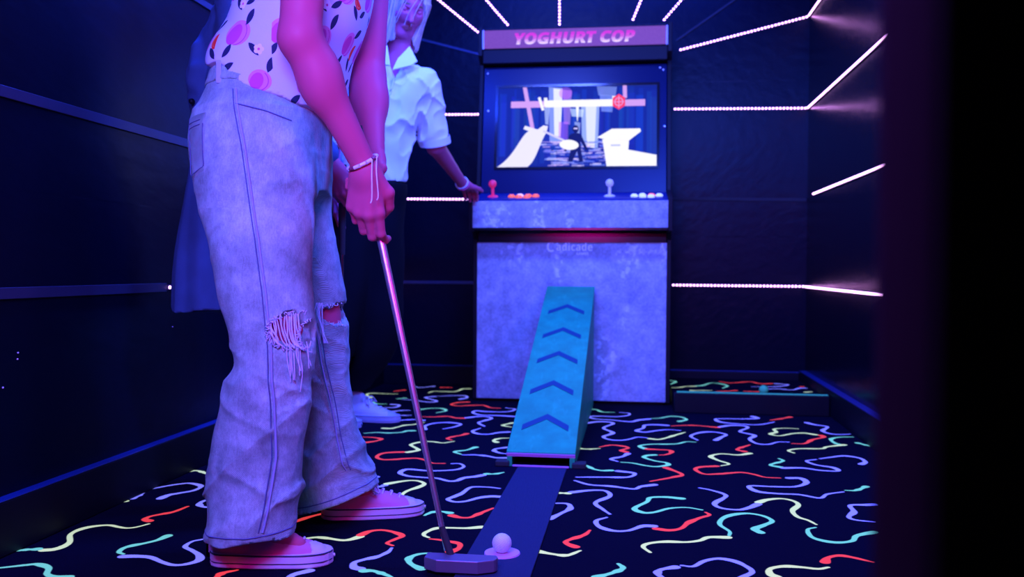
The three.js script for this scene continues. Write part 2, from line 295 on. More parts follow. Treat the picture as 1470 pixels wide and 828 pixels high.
const SQUIGGLES_STEP = [
['t',0.173,-4.659,0.217,-4.62,0.189,-4.501],
['y',0.178,-4.37,0.216,-4.377,0.256,-4.426,0.298,-4.442],
['t',0.31,-4.457,0.341,-4.485,0.387,-4.582,0.43,-4.567,0.458,-4.484,0.427,-4.394],
['r',0.436,-4.66,0.473,-4.606,0.525,-4.629,0.592,-4.674,0.627,-4.602,0.683,-4.612],
['l',0.706,-4.617,0.76,-4.582,0.694,-4.505,0.572,-4.474],
['l',0.594,-4.362,0.675,-4.417,0.744,-4.388,0.793,-4.459,0.82,-4.464],
['r',0.811,-4.517,0.825,-4.519],
['r',0.389,-4.285,0.436,-4.294,0.48,-4.321],
['y',0.274,-4.285,0.369,-4.302],
['r',0.514,-4.3,0.576,-4.299],
['y',0.796,-4.318,0.828,-4.343]];
{ // the pattern goes on where legs and shoes hide it: the drawn motifs again, set over by their repeat
  const all = SQUIGGLES.slice(), pts = []; for (const s of all) for (let i = 1; i < s.length; i += 2) pts.push([s[i], s[i + 1]]);
  for (const s of all) for (const [dx, dz] of [[-0.95, 0.1], [-0.95, 0.95], [-0.6, 0.5]]) {
    const q = s.map((v, i) => i ? v + (i % 2 ? dx : dz) : v); let ok = true;
    for (let i = 1; i < q.length && ok; i += 2) { if (q[i] < -1.3 || q[i] > -0.42 || q[i + 1] < -3.3 || q[i + 1] > -1.62) ok = false; for (const p of pts) if (Math.hypot(p[0] - q[i], p[1] - q[i + 1]) < 0.075) { ok = false; break; } }
    if (!ok) continue; SQUIGGLES.push(q); for (let i = 1; i < q.length; i += 2) pts.push([q[i], q[i + 1]]);
  }
}
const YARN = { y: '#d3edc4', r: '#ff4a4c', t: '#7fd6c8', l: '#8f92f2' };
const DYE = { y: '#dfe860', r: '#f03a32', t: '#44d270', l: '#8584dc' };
function drawSquiggles(list, ctx, toX, toY, sx, sy, base, ink) {
  ctx.fillStyle = base; ctx.fillRect(0, 0, 4096, 4096);
  let n = 0;
  for (const s of list) {
    const pts = []; for (let i = 1; i < s.length; i += 2) pts.push(V(s[i], 0, s[i + 1]));
    if (pts.length === 2) pts.splice(1, 0, pts[0].clone().lerp(pts[1], 0.5));
    const c = new THREE.CatmullRomCurve3(pts, false, 'catmullrom', 0.5), L = c.getLength(), N = Math.max(8, Math.ceil(L / 0.003));
    ctx.fillStyle = ink[s[0]]; const fat = n++ % 2;
    for (let i = 0; i <= N; i++) {
      const t = i / N, p = c.getPointAt(t), e = fat ? t : 1 - t;
      const w = 0.0066 + 0.0048 * smooth(0.72, 1, e) + 0.0032 * smooth(0.14, 0, Math.abs(e - 0.45)) - 0.0022 * smooth(0.25, 0, e) + 0.0006 * noise(p.x * 60, p.z * 60);
      ctx.beginPath(); ctx.ellipse(toX(p.x), toY(p.z), w * sx, w * sy, 0, 0, 7); ctx.fill();
    }
  }
}
function carpet(list, x0, x1, z0, z1, w, h) {
  const X = x => (x - x0) / (x1 - x0) * w, Y = z => (z - z0) / (z1 - z0) * h, sx = w / (x1 - x0), sy = h / (z1 - z0);
  const map = ctex(canvas(w, h, ctx => drawSquiggles(list, ctx, X, Y, sx, sy, '#06081c', DYE)));
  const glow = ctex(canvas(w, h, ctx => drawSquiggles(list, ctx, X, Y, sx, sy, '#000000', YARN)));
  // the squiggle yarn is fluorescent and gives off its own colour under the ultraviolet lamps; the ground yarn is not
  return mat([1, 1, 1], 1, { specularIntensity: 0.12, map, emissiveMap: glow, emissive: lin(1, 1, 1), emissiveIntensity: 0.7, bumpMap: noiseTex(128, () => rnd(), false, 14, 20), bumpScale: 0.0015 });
}
{
  const g = box(FX0 - 0.1, XR + 0.1, -0.1, 0, ZB - 0.1, ZF + 0.1), p = g.attributes.position, uv = g.attributes.uv;
  for (let i = 0; i < p.count; i++) uv.setXY(i, (p.getX(i) - FX0) / (FX1 - FX0), 1 - (p.getZ(i) - FZ0) / (FZ1 - FZ0));
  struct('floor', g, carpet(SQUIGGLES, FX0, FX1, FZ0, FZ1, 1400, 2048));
}
struct('wall_back', box(XL - 0.1, XR + 0.1, 0, H, ZB - 0.1, ZB), M.wall);
struct('wall_left', box(XL - 0.1, XL, 0, H, ZB, ZF), M.wall);
{ const w = scene.getObjectByName('wall_left'), g = new THREE.SphereGeometry(0.0022, 8, 6); for (const [x, y, z] of [[-1.369, 0.434, -1.867], [-1.369, 0.42, -1.865], [-1.369, 0.362, -1.817], [-1.369, 0.449, -2.557]]) { const o = mesh('paint_speck', g, mat([0.8, 0.7, 0.85], 0.6), w); o.position.set(x, y, z); } }
struct('wall_right', box(XR, XR + 0.1, 0, H, ZB, ZF), M.satin);
struct('wall_front', box(XL - 0.1, XR + 0.1, 0, H, ZF, ZF + 0.1), M.wall);
struct('ceiling', box(XL - 0.1, XR + 0.1, H, H + 0.1, ZB - 0.1, ZF + 0.1), M.wall);
struct('baseboard_left', rbox(XL, XL + 0.03, 0, 0.12, ZB, ZF, 0.004), M.board);
struct('baseboard_right', rbox(XR - 0.035, XR, 0, 0.113, ZB, ZF, 0.004), M.board);
struct('baseboard_back', rbox(XL + 0.03, XR - 0.035, 0, 0.104, ZB, ZB + 0.03, 0.004), M.board);
const highlightTint = mat([0.006, 0.03, 0.16], 0.4);  // added strips; their blue stands in for light catching the baseboard tops
struct('trim_1', rbox(XL, XL + 0.03, 0.12, 0.1235, ZB + 0.03, ZF, 0.0015), highlightTint);
struct('trim_2', rbox(XR - 0.035, XR, 0.113, 0.1165, ZB + 0.03, ZF, 0.0015), highlightTint);
struct('trim_3', rbox(XL, XR, 0.104, 0.1075, ZB, ZB + 0.03, 0.0015), highlightTint);
// carpeted step beside the cabinet, with a curb and a teal nosing
{
  const t = thing('carpet_step', 'low carpeted step with black front and teal edge strip beside the cabinet', 'step');
  const x0 = 0.185, x1 = 0.842, z0 = -4.77, z1 = -4.06;
  const g = box(x0, x1, 0, 0.066, z0, z1), p = g.attributes.position, uv = g.attributes.uv;
  for (let i = 0; i < p.count; i++) uv.setXY(i, (p.getX(i) - x0) / (x1 - x0), 1 - (p.getZ(i) - z0) / (z1 - z0));
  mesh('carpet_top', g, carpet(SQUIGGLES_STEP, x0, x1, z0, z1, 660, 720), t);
  mesh('curb', rbox(x0, x1, 0, 0.088, z1, z1 + 0.035, 0.004), M.black, t);
  const e = mesh('nosing', rbox(x0 + 0.01, x1 - 0.005, 0.088, 0.0935, z1 + 0.01, z1 + 0.03, 0.002), mat([0.12, 0.9, 0.22], 0.8, { specularIntensity: 0.2 }), t);
  e.userData.label = 'teal edge strip';
}
{
  const b = thing('golf_ball', 'teal golf ball lying on the carpeted step', 'ball', [0.59, 0.11, -4.1]);
  b.position.y = 0.066 + 0.0213; b.position.z = -4.2;
  mesh('shell', new THREE.SphereGeometry(0.0213, 24, 16), mat([0.12, 0.9, 0.22], 0.6, { specularIntensity: 0.3 }), b);
}

// ---------------------------------------------------------------- LED strips on the walls
const BEAD = new THREE.IcosahedronGeometry(0.0053, 1);
function strip(label, a, b, n, lit, o = {}) {
  const A = V(...a), B = V(...b), N = V(...n), X = B.clone().sub(A), L = X.length(); X.normalize();
  const Y = N.clone().cross(X).normalize(), mid = A.clone().add(B).multiplyScalar(0.5);
  const t = thing('led_strip', label, 'light strip', mid.toArray(), 0, lit ? 'glowing strips on the walls' : 'unlit strips on the walls');
  t.setRotationFromMatrix(new THREE.Matrix4().makeBasis(X, Y, N));
  const w = o.w ?? 0.008;
  mesh('channel', rbox(-L / 2, L / 2, -w, w, 0.0005, 0.006, 0.0015), o.dark ? M.rubber : M.alu, t);
  if (o.dark) return t;
  if (o.bare) return t;
  const gs = [], k = Math.max(1, Math.round(L / 0.0175));
  for (let i = 0; i < k; i++) { const g = BEAD.clone(); g.scale(1.05, 0.95, 0.6); g.translate((i + 0.5) / k * L - L / 2, 0, 0.0075); gs.push(g); }
  const m = mesh('light_beads', merge(gs), lit ? M.led : M.ledOff, t); m.userData.kind = 'stuff';
  if (lit) { const l = new THREE.RectAreaLight(lin(1.0, 0.2, 1.0), o.power ?? 1, L, 0.012); l.name = 'strip_light'; l.position.z = 0.016; l.rotation.y = Math.PI; t.add(l); }
  return t;
}
const zb = ZB, zf = [0, 0, 1], xr = [-1, 0, 0], xl = [1, 0, 0];
strip('glowing light strip slanting up the back wall behind the blonde person', [-1.3, 2.276, zb], [-0.813, 1.873, zb], zf, true);
strip('glowing light strip slanting into the left top corner of the arcade cabinet', [-0.96, 2.259, zb], [-0.667, 1.917, zb], zf, true);
strip('glowing upright light strip above the middle of the arcade cabinet', [-0.398, 2.3, zb], [-0.396, 1.909, zb], zf, true);
strip('steep glowing light strip above the letters COP of the marquee', [0.13, 2.28, zb], [-0.015, 1.923, zb], zf, true);
strip('slanting glowing light strip above the right top corner of the arcade cabinet', [0.46, 2.28, zb], [0.143, 1.918, zb], zf, true);
strip('glowing light strip rising from the cabinet to the right wall corner', [0.226, 1.765, zb], [0.872, 1.919, zb], zf, true);
strip('level glowing light strip right of the arcade screen on the back wall', [0.2, 1.462, zb], [0.872, 1.455, zb], zf, true);
strip('level glowing light strip between the white shirt and the arcade screen', [-1.36, 1.457, zb], [-0.803, 1.452, zb], zf, true);
strip('level glowing light strip behind the hand on the cabinet', [-1.36, 1.004, zb], [-0.76, 0.998, zb], zf, true);
strip('low level glowing light strip right of the concrete cabinet panel', [0.2, 0.548, zb], [0.872, 0.546, zb], zf, true);
strip('unlit low light strip on the back wall left of the cabinet', [-1.36, 0.552, zb], [-0.76, 0.552, zb], zf, false, { bare: true });
strip('dark cable trunking on the back wall right of the joysticks', [0.18, 0.998, zb], [0.875, 0.988, zb], zf, false, { dark: true });
strip('dark slanting cable on the back wall above the rising strip', [0.21, 1.815, zb], [0.7, 2.15, zb], zf, false, { dark: true, w: 0.005 });
strip('dull unlit strip slanting behind the blonde hair', [-1.3, 1.903, zb], [-0.76, 1.754, zb], zf, false, { w: 0.006, bare: true });
const RX = XR;
strip('glowing light strip on the right wall above the other strips', [RX, 1.922, zb + 0.01], [RX, 1.918, -2.4], xr, true);
strip('glowing light strip on the right wall level with the arcade screen', [RX, 1.455, zb + 0.01], [RX, 1.45, -2.4], xr, true);
strip('glowing light strip on the right wall level with the control panel', [RX, 1.004, -4.62], [RX, 0.998, -2.4], xr, true);
strip('glowing light strip on the right wall level with the ramp top', [RX, 0.545, zb + 0.01], [RX, 0.543, -2.4], xr, true);
strip('unlit strip on the left wall at waist height', [XL, 1.012, 0.6], [XL, 1.008, zb + 0.02], xl, false, { w: 0.013, bare: true });
strip('unlit upper strip on the left wall behind the fruit-print blouse', [XL, 1.47, 0.6], [XL, 1.47, zb + 0.02], xl, false, { w: 0.01, bare: true });
strip('unlit near length of the low strip on the left wall', [XL, 0.571, 0.6], [XL, 0.568, -2.515], xl, false, { w: 0.013, bare: true });
strip('glowing low strip on the left wall behind the striding jeans', [XL, 0.568, -2.52], [XL, 0.555, zb + 0.02], xl, true);

// ---------------------------------------------------------------- lamps out of view
for (const b of BARS) {
  const t = thing('blacklight_bar', b.label, 'lamp', b.at);
  t.lookAt(...b.to); t.updateMatrixWorld(true);
  mesh('housing', rbox(-b.w / 2 - 0.03, b.w / 2 + 0.03, -0.08, 0.08, -0.08, -0.03, 0.008), M.black, t);
  mesh('tube', cyl([-b.w / 2, 0, -0.018], [b.w / 2, 0, -0.018], 0.012), mat([0.3, 0.3, 0.6], 0.3, { emissive: b.color, emissiveIntensity: 2 }), t);
  for (const s of [-1, 1]) mesh('end_cap', rbox(s * (b.w / 2 + 0.018) - 0.014, s * (b.w / 2 + 0.018) + 0.014, -0.025, 0.025, -0.04, 0.0, 0.004), M.rubber, t);
  for (const s of [-1, 1]) { const a = t.localToWorld(V(s * b.w * 0.35, 0.03, -0.06)); mesh('hanger', cyl(t.worldToLocal(a.clone()).toArray(), t.worldToLocal(V(a.x, H - 0.002, a.z)).toArray(), 0.004), M.darkSteel, t); }
}
for (const q of WASHES) {
  const t = thing('wash_light', q.label, 'lamp', q.at);
  t.lookAt(...q.to); t.updateMatrixWorld(true);
  mesh('housing', rbox(-q.w / 2 - 0.02, q.w / 2 + 0.02, -q.h / 2 - 0.03, q.h / 2 + 0.03, -0.07, -0.02, 0.008), M.black, t);
  mesh('diffuser', rbox(-q.w / 2, q.w / 2, -q.h / 2, q.h / 2, -0.022, -0.012, 0.003), mat([0.5, 0.4, 0.5], 0.4, { emissive: MAGENTA, emissiveIntensity: 2 }), t);
  const a = t.localToWorld(V(0, -q.h / 2 - 0.02, -0.05)); mesh('bracket', q.at[0] > 0 ? cyl([0, 0, -0.05], [0, 0, -0.13], 0.02) : cyl(t.worldToLocal(a.clone()).toArray(), t.worldToLocal(V(a.x, 0.012, a.z)).toArray(), 0.01), M.darkSteel, t);
  if (q.at[0] < 0) { const g = new THREE.CylinderGeometry(0.13, 0.14, 0.012, 32); g.translate(a.x, 0.006, a.z); g.applyMatrix4(t.matrixWorld.clone().invert()); mesh('stand_foot', g, M.black, t); }
}

// ---------------------------------------------------------------- arcade cabinet
const concreteFn = (u, v) => {
  let s = 0.71 + 0.1 * fbm(u * 7, v * 7) + 0.1 * fbm(u * 26, v * 26, 3) + 0.05 * noise(u * 120, v * 120);
  s += 0.2 * smooth(0.12, 0.4, fbm(u * 9 + 20, v * 3.2, 4)) * smooth(-0.1, 0.3, fbm(u * 40, v * 40, 8));
  return s;
};
function concreteTex(w, h, extra, sc) {
  return ctex(canvas(w, h, (ctx) => {
    const im = ctx.createImageData(w, h);
    for (let j = 0; j < h; j++) for (let i = 0; i < w; i++) { const s = concreteFn(i / w * sc, j / w * sc), k = (j * w + i) * 4; im.data[k] = 255 * clamp(s * 0.98); im.data[k + 1] = 255 * clamp(s); im.data[k + 2] = 255 * clamp(s * 1.06); im.data[k + 3] = 255; }
    ctx.putImageData(im, 0, 0); if (extra) extra(ctx, w, h);
  }));
}
const CX = -0.29, HW = 0.443;
const cab = thing('arcade_cabinet', 'concrete-look arcade cabinet with lit game screen and YOGHURT COP marquee', 'arcade machine', [CX, 0, -4.5]);
{
  const Zc = z => z + 4.5; // cabinet-local depth
  const side = new THREE.Shape(); // drawn in (z, y)
  [[-4.77, 0.012], [-4.245, 0.012], [-4.245, 0.765], [-4.21, 0.805], [-4.118, 0.805], [-4.108, 0.945], [-4.31, 1.0], [-4.405, 1.625], [-4.352, 1.66], [-4.352, 1.792], [-4.77, 1.792]]
    .forEach(([z, y], i) => i ? side.lineTo(Zc(z), y) : side.moveTo(Zc(z), y));
  for (const s of [-1, 1]) {
    const g = new THREE.ExtrudeGeometry(side, { depth: 0.016, bevelEnabled: true, bevelSize: 0.002, bevelThickness: 0.002, bevelSegments: 1 });
    g.rotateY(-Math.PI / 2); g.translate(s * HW + (s > 0 ? 0.018 : -0.002), 0, 0); // shape x -> z
    mesh('side_panel', g, M.black, cab);
  }
  mesh('plinth', box(-HW + 0.01, HW - 0.01, 0, 0.014, Zc(-4.76), Zc(-4.26)), M.black, cab);
  mesh('carcass', box(-HW + 0.002, HW - 0.002, 0.014, 1.78, Zc(-4.77), Zc(-4.5)), M.black, cab);
  // lower front with printed maker's name
  const lg = rbox(-HW, HW, 0.014, 0.752, Zc(-4.26), Zc(-4.23), 0.003);
  { const p = lg.attributes.position, uv = lg.attributes.uv; for (let i = 0; i < p.count; i++) uv.setXY(i, (p.getX(i) + HW) / (2 * HW), (p.getY(i) - 0.014) / 0.738); }
  mesh('lower_panel', lg, mat([1, 1, 1], 0.75, {
    map: concreteTex(1024, 852, (ctx, w, h) => {
      ctx.fillStyle = 'rgba(255,255,255,1)'; ctx.textAlign = 'center'; ctx.font = 'bold 58px sans-serif';
      ctx.save(); ctx.translate(512, 44); ctx.scale(0.92, 1); ctx.fillText('adicade', 22, 0); ctx.font = 'bold 78px sans-serif'; ctx.fillText('C', -120, 6); ctx.restore();
      ctx.font = 'bold 20px sans-serif'; ctx.fillText('GAMES', 575, 66);
    }, 1.0),
  }), cab).userData.label = 'concrete-look panel printed with the maker\'s name';
  mesh('kick_recess', box(-HW + 0.002, HW - 0.002, 0.752, 0.83, Zc(-4.32), Zc(-4.248)), M.gloss, cab);
  // control box
  const cg = rbox(-HW, HW, 0.815, 0.938, Zc(-4.13), Zc(-4.1), 0.003);
  { const p = cg.attributes.position, uv = cg.attributes.uv; for (let i = 0; i < p.count; i++) uv.setXY(i, (p.getX(i) + HW) / (2 * HW), (p.getY(i) - 0.815) / 0.88); }
  mesh('control_front', cg, mat([1, 1, 1], 0.75, { map: concreteTex(1024, 1024, null, 1.3) }), cab);
  mesh('control_underside', box(-HW + 0.002, HW - 0.002, 0.805, 0.816, Zc(-4.3), Zc(-4.11)), M.gloss, cab);
  const deck = part('control_deck', cab, [0, 0.944, Zc(-4.105)]); deck.rotation.x = 0.21;
  mesh('deck_board', rbox(-HW + 0.001, HW - 0.001, -0.012, 0.002, -0.215, 0.004, 0.003), mat([0.003, 0.024, 0.16], 0.4, { specularIntensity: 0.4 }), deck);
  const stick = (x, c, e) => {  // plastic sticks are no lamps; brightness is put in as a faint glow
    const q = [];
    mesh('joystick_base', cyl([x, 0.002, -0.085], [x, 0.008, -0.085], 0.026, 0.02, 24), mat(c, 0.4, { emissive: lin(...e), emissiveIntensity: 0.35 }), deck);
    mesh('joystick_shaft', cyl([x, 0.006, -0.085], [x, 0.05, -0.085], 0.007), mat(c, 0.4, { emissive: lin(...e), emissiveIntensity: 0.35 }), deck);
    const b = new THREE.SphereGeometry(0.0185, 20, 14); b.translate(x, 0.062, -0.085);
    mesh('joystick_ball', b, mat(c, 0.3, { emissive: lin(...e), emissiveIntensity: 0.35 }), deck);
  };
  stick(-0.392 + 0.03, [0.85, 0.05, 0.12], [0.9, 0.02, 0.1]); stick(0.18, [0.7, 0.7, 0.72], [0.3, 0.3, 0.35]);
  const btn = (x, z, c, e) => {
    mesh('button', merge([cyl([x, 0.002, z], [x, 0.009, z], 0.0165, 0.0165, 24), cyl([x, 0.009, z], [x, 0.014, z], 0.0125, 0.0105, 24)]), mat(c, 0.35, { emissive: lin(...e), emissiveIntensity: 0.8 }), deck);
  };
  const red = [[0.9, 0.16, 0.06], [1, 0.16, 0.05]], wht = [[0.8, 0.85, 0.85], [0.5, 0.62, 0.66]], cream = [[0.9, 0.75, 0.6], [0.9, 0.6, 0.42]];
  [[-0.272, -0.07, red], [-0.235, -0.09, cream], [-0.236, -0.05, red], [-0.196, -0.085, red], [-0.198, -0.045, red], [-0.16, -0.08, red]].forEach(([x, z, c]) => btn(x, z, ...c));
  [[0.292, -0.07, wht], [0.329, -0.09, wht], [0.33, -0.05, wht], [0.37, -0.085, red], [0.368, -0.045, wht], [0.405, -0.08, wht]].forEach(([x, z, c]) => btn(x, z, ...c));
  // monitor bay, leaning back
  const bay = part('monitor_bay', cab, [0, 1.0, Zc(-4.322)]); bay.rotation.x = -0.145;
  mesh('bezel', rbox(-HW + 0.001, HW - 0.001, -0.01, 0.62, -0.03, 0, 0.003), mat([0.002, 0.009, 0.06], 0.3, { specularIntensity: 0.35 }), bay);
  const SW = 0.382, S0 = 0.118, S1 = 0.515, SX = 0.013;
  for (const [a, b, c, d] of [[-SW - 0.012, SW + 0.012, S0 - 0.012, S0], [-SW - 0.012, SW + 0.012, S1, S1 + 0.012], [-SW - 0.012, -SW, S0, S1], [SW, SW + 0.012, S0, S1]])
    mesh('screen_frame', box(a + SX, b + SX, c, d, 0, 0.006), M.gloss, bay);
  const game = ctex(canvas(1024, 544, (c, w, h) => {
    c.fillStyle = '#0a1f86'; c.fillRect(0, 0, w, h);
    for (let i = 0; i < 60; i++) { const x = rnd() * w; c.fillStyle = 'rgba(' + (10 + rnd() * 30 | 0) + ',' + (30 + rnd() * 60 | 0) + ',' + (130 + rnd() * 90 | 0) + ',0.35)'; c.fillRect(x, rnd() * 120, 10 + rnd() * 40, 330 + rnd() * 120); }
    // bright alley
    for (const [x, y, q, r, s, a] of [[330, 0, 90, 380, '#9fb4ff', 0.8], [360, 10, 60, 330, '#ffffff', 0.85], [420, 20, 60, 240, '#e8a0ff', 0.55], [300, 90, 40, 170, '#cfe0ff', 0.7], [540, 90, 120, 330, '#bcd0ff', 0.8], [570, 120, 70, 300, '#f2f6ff', 0.85], [660, 60, 90, 120, '#8fa8ff', 0.7], [470, 150, 90, 60, '#dff0ff', 0.7], [640, 0, 130, 70, '#a8bcff', 0.6], [505, 110, 24, 130, '#ffffff', 1], [500, 240, 40, 120, '#d8dcff', 0.6]]) {
      c.globalAlpha = a; c.fillStyle = s; c.beginPath(); c.moveTo(x, y); c.lineTo(x + q, y + 8); c.lineTo(x + q - 8, y + r); c.lineTo(x + 12, y + r - 6); c.fill();
    }
    c.globalAlpha = 0.5; c.fillStyle = '#d06cff'; c.beginPath(); c.arc(440, 45, 42, 0, 7); c.fill(); c.fillRect(400, 240, 60, 120); c.globalAlpha = 1;
    for (let i = 0; i < 170; i++) { const x = 270 + rnd() * 460, y = 370 + rnd() * 165; c.fillStyle = ['#c9b4ff', '#e9dcff', '#8aa0ff', '#4c62e0', '#f0c8ff'][i % 5]; c.globalAlpha = 0.6; c.fillRect(x, y, 24 + rnd() * 60, 5 + rnd() * 7); } c.globalAlpha = 1;
    // health bars
    c.fillStyle = '#d7a2e8'; c.fillRect(85, 96, 250, 44); c.fillRect(790, 96, 160, 44); c.fillStyle = '#fffdfa'; c.fillRect(310, 92, 460, 48); c.fillRect(300, 74, 22, 60); c.fillRect(740, 70, 24, 60);
    c.strokeStyle = '#d7a2e8'; c.lineWidth = 26; c.beginPath(); c.moveTo(165, -40); c.lineTo(232, 300); c.moveTo(818, -50); c.lineTo(822, 86); c.stroke();
    c.strokeStyle = '#fffdfa'; c.lineWidth = 18; c.beginPath(); c.moveTo(268, 70); c.lineTo(296, 160); c.stroke();
    c.fillStyle = '#ff3b3b'; c.beginPath(); for (let i = 0; i < 6; i++) c.lineTo(783 + 46 * Math.sin(i * Math.PI / 3), 110 + 54 * Math.cos(i * Math.PI / 3)); c.fill();
    c.strokeStyle = '#e8a0d0'; c.lineWidth = 6; c.beginPath(); c.arc(783, 110, 26, 0, 7); c.moveTo(783, 70); c.lineTo(783, 150); c.moveTo(750, 110); c.lineTo(816, 110); c.stroke();
    // left hand holding a spoon
    c.fillStyle = '#f1ecff'; c.beginPath(); c.moveTo(0, 544); c.bezierCurveTo(120, 470, 150, 330, 205, 300); c.lineTo(170, 285); c.lineTo(180, 262); c.lineTo(262, 290); c.lineTo(300, 262); c.lineTo(330, 268); c.lineTo(320, 310); c.bezierCurveTo(270, 400, 260, 500, 200, 544); c.fill();
    c.strokeStyle = '#d9d2ff'; c.lineWidth = 14; c.beginPath(); c.moveTo(300, 300); c.lineTo(470, 385); c.stroke();
    // enemy figure
    c.fillStyle = '#070a2a'; c.beginPath(); c.ellipse(508, 290, 20, 26, 0, 0, 7); c.fill(); c.beginPath(); c.moveTo(470, 330); c.quadraticCurveTo(510, 300, 545, 330); c.lineTo(590, 430); c.lineTo(575, 436); c.lineTo(540, 370); c.lineTo(545, 430); c.lineTo(560, 510); c.lineTo(535, 510); c.lineTo(520, 440); c.lineTo(490, 510); c.lineTo(462, 510); c.lineTo(482, 420); c.lineTo(470, 370); c.lineTo(450, 440); c.lineTo(436, 436); c.fill();
    c.fillStyle = '#e8d8ff'; c.fillRect(496, 282, 26, 9);
    c.fillStyle = '#fffdfa'; c.beginPath(); c.ellipse(468, 396, 62, 34, 0.1, 0, 7); c.fill();
    // yoghurt tub in the right hand
    c.beginPath(); c.moveTo(645, 350); c.lineTo(740, 292); c.lineTo(920, 292); c.lineTo(925, 312); c.lineTo(850, 372); c.lineTo(700, 362); c.fill();
    c.beginPath(); c.moveTo(680, 360); c.lineTo(850, 372); c.lineTo(840, 544); c.lineTo(710, 544); c.fill(); c.beginPath(); c.moveTo(830, 430); c.lineTo(1024, 470); c.lineTo(1024, 544); c.lineTo(820, 544); c.fill();
    c.fillStyle = '#b9bfe8'; c.fillRect(735, 398, 60, 10);
  }));
  const sg = new THREE.PlaneGeometry(2 * SW, S1 - S0); sg.translate(SX, (S0 + S1) / 2, 0.0015);
  mesh('screen', sg, mat([0.004, 0.006, 0.02], 0.5, { specularIntensity: 0.3, emissive: lin(1, 1, 1), emissiveMap: game, emissiveIntensity: 1.0 }), bay);
  const sl = new THREE.RectAreaLight(lin(0.35, 0.42, 1), 1.3, 2 * SW, S1 - S0); sl.name = 'screen_light'; sl.position.set(SX, (S0 + S1) / 2, 0.012); sl.rotation.y = Math.PI; bay.add(sl);
  for (const [x, y] of [[-0.425, 0.59], [-0.418, 0.4], [0.425, 0.59], [0.41, 0.6], [0.432, 0.31]]) { const g = new THREE.SphereGeometry(0.006, 10, 8); g.scale(1, 1, 0.5); g.translate(x, y, 0.001); mesh('screw', g, M.steel, bay); }
  mesh('hood', rbox(-HW, HW, 1.622, 1.69, Zc(-4.5), Zc(-4.362), 0.004), M.black, cab);
  // marquee
  const mq = part('marquee', cab, [0, 1.69, Zc(-4.358)]); mq.rotation.x = 0.06;
  const sign = canvas(1536, 168, (c, w, h) => {
    c.fillStyle = '#7f52a6'; c.fillRect(0, 0, w, h);
    for (let i = 0; i < 5000; i++) { c.fillStyle = 'rgba(' + (rnd() < 0.5 ? '60,30,110' : '190,150,210') + ',0.09)'; c.fillRect(rnd() * w, rnd() * h, 5, 5); }
    c.save(); c.translate(w * 0.495, h * 0.78); c.transform(1, 0, -0.18, 1, 0, 0); c.font = 'bold 150px sans-serif'; c.textAlign = 'center';
    const g = c.createLinearGradient(0, -90, 0, 4); g.addColorStop(0, '#e03cc8'); g.addColorStop(0.42, '#f07ae0'); g.addColorStop(0.62, '#ffd8fb'); g.addColorStop(1, '#ffffff');
    c.lineWidth = 9; c.strokeStyle = g; c.fillStyle = g; c.scale(0.98, 0.9); c.strokeText('YOGHURT COP', 0, 0); c.fillText('YOGHURT COP', 0, 0); c.restore();
    c.fillStyle = '#7f52a6'; for (const [y, t] of [[74, 3], [88, 4], [102, 4], [115, 3]]) c.fillRect(150, y, 1150, t);
  });
  const st = ctex(sign), pg = new THREE.PlaneGeometry(2 * HW - 0.016, 0.086); pg.translate(0, 0.045, 0.0035);
  mesh('sign_face', pg, mat([0.07, 0.07, 0.07], 0.4, { specularIntensity: 0.3, map: st, emissiveMap: st, emissive: lin(1, 0.8, 1), emissiveIntensity: 0.9 }), mq).userData.label = 'purple sign reading YOGHURT COP';
  mesh('sign_box', rbox(-HW, HW, -0.002, 0.098, -0.05, 0.002, 0.003), M.black, mq);
  for (const s of [-1, 1]) mesh('sign_edge', rbox(s * (HW - 0.004) - 0.004, s * (HW - 0.004) + 0.004, 0.0, 0.09, 0.002, 0.006, 0.001), mat([0.75, 0.7, 0.8], 0.4), mq);
  mesh('top', box(-HW, HW, 1.78, 1.79, Zc(-4.76), Zc(-4.37)), M.black, cab);
}

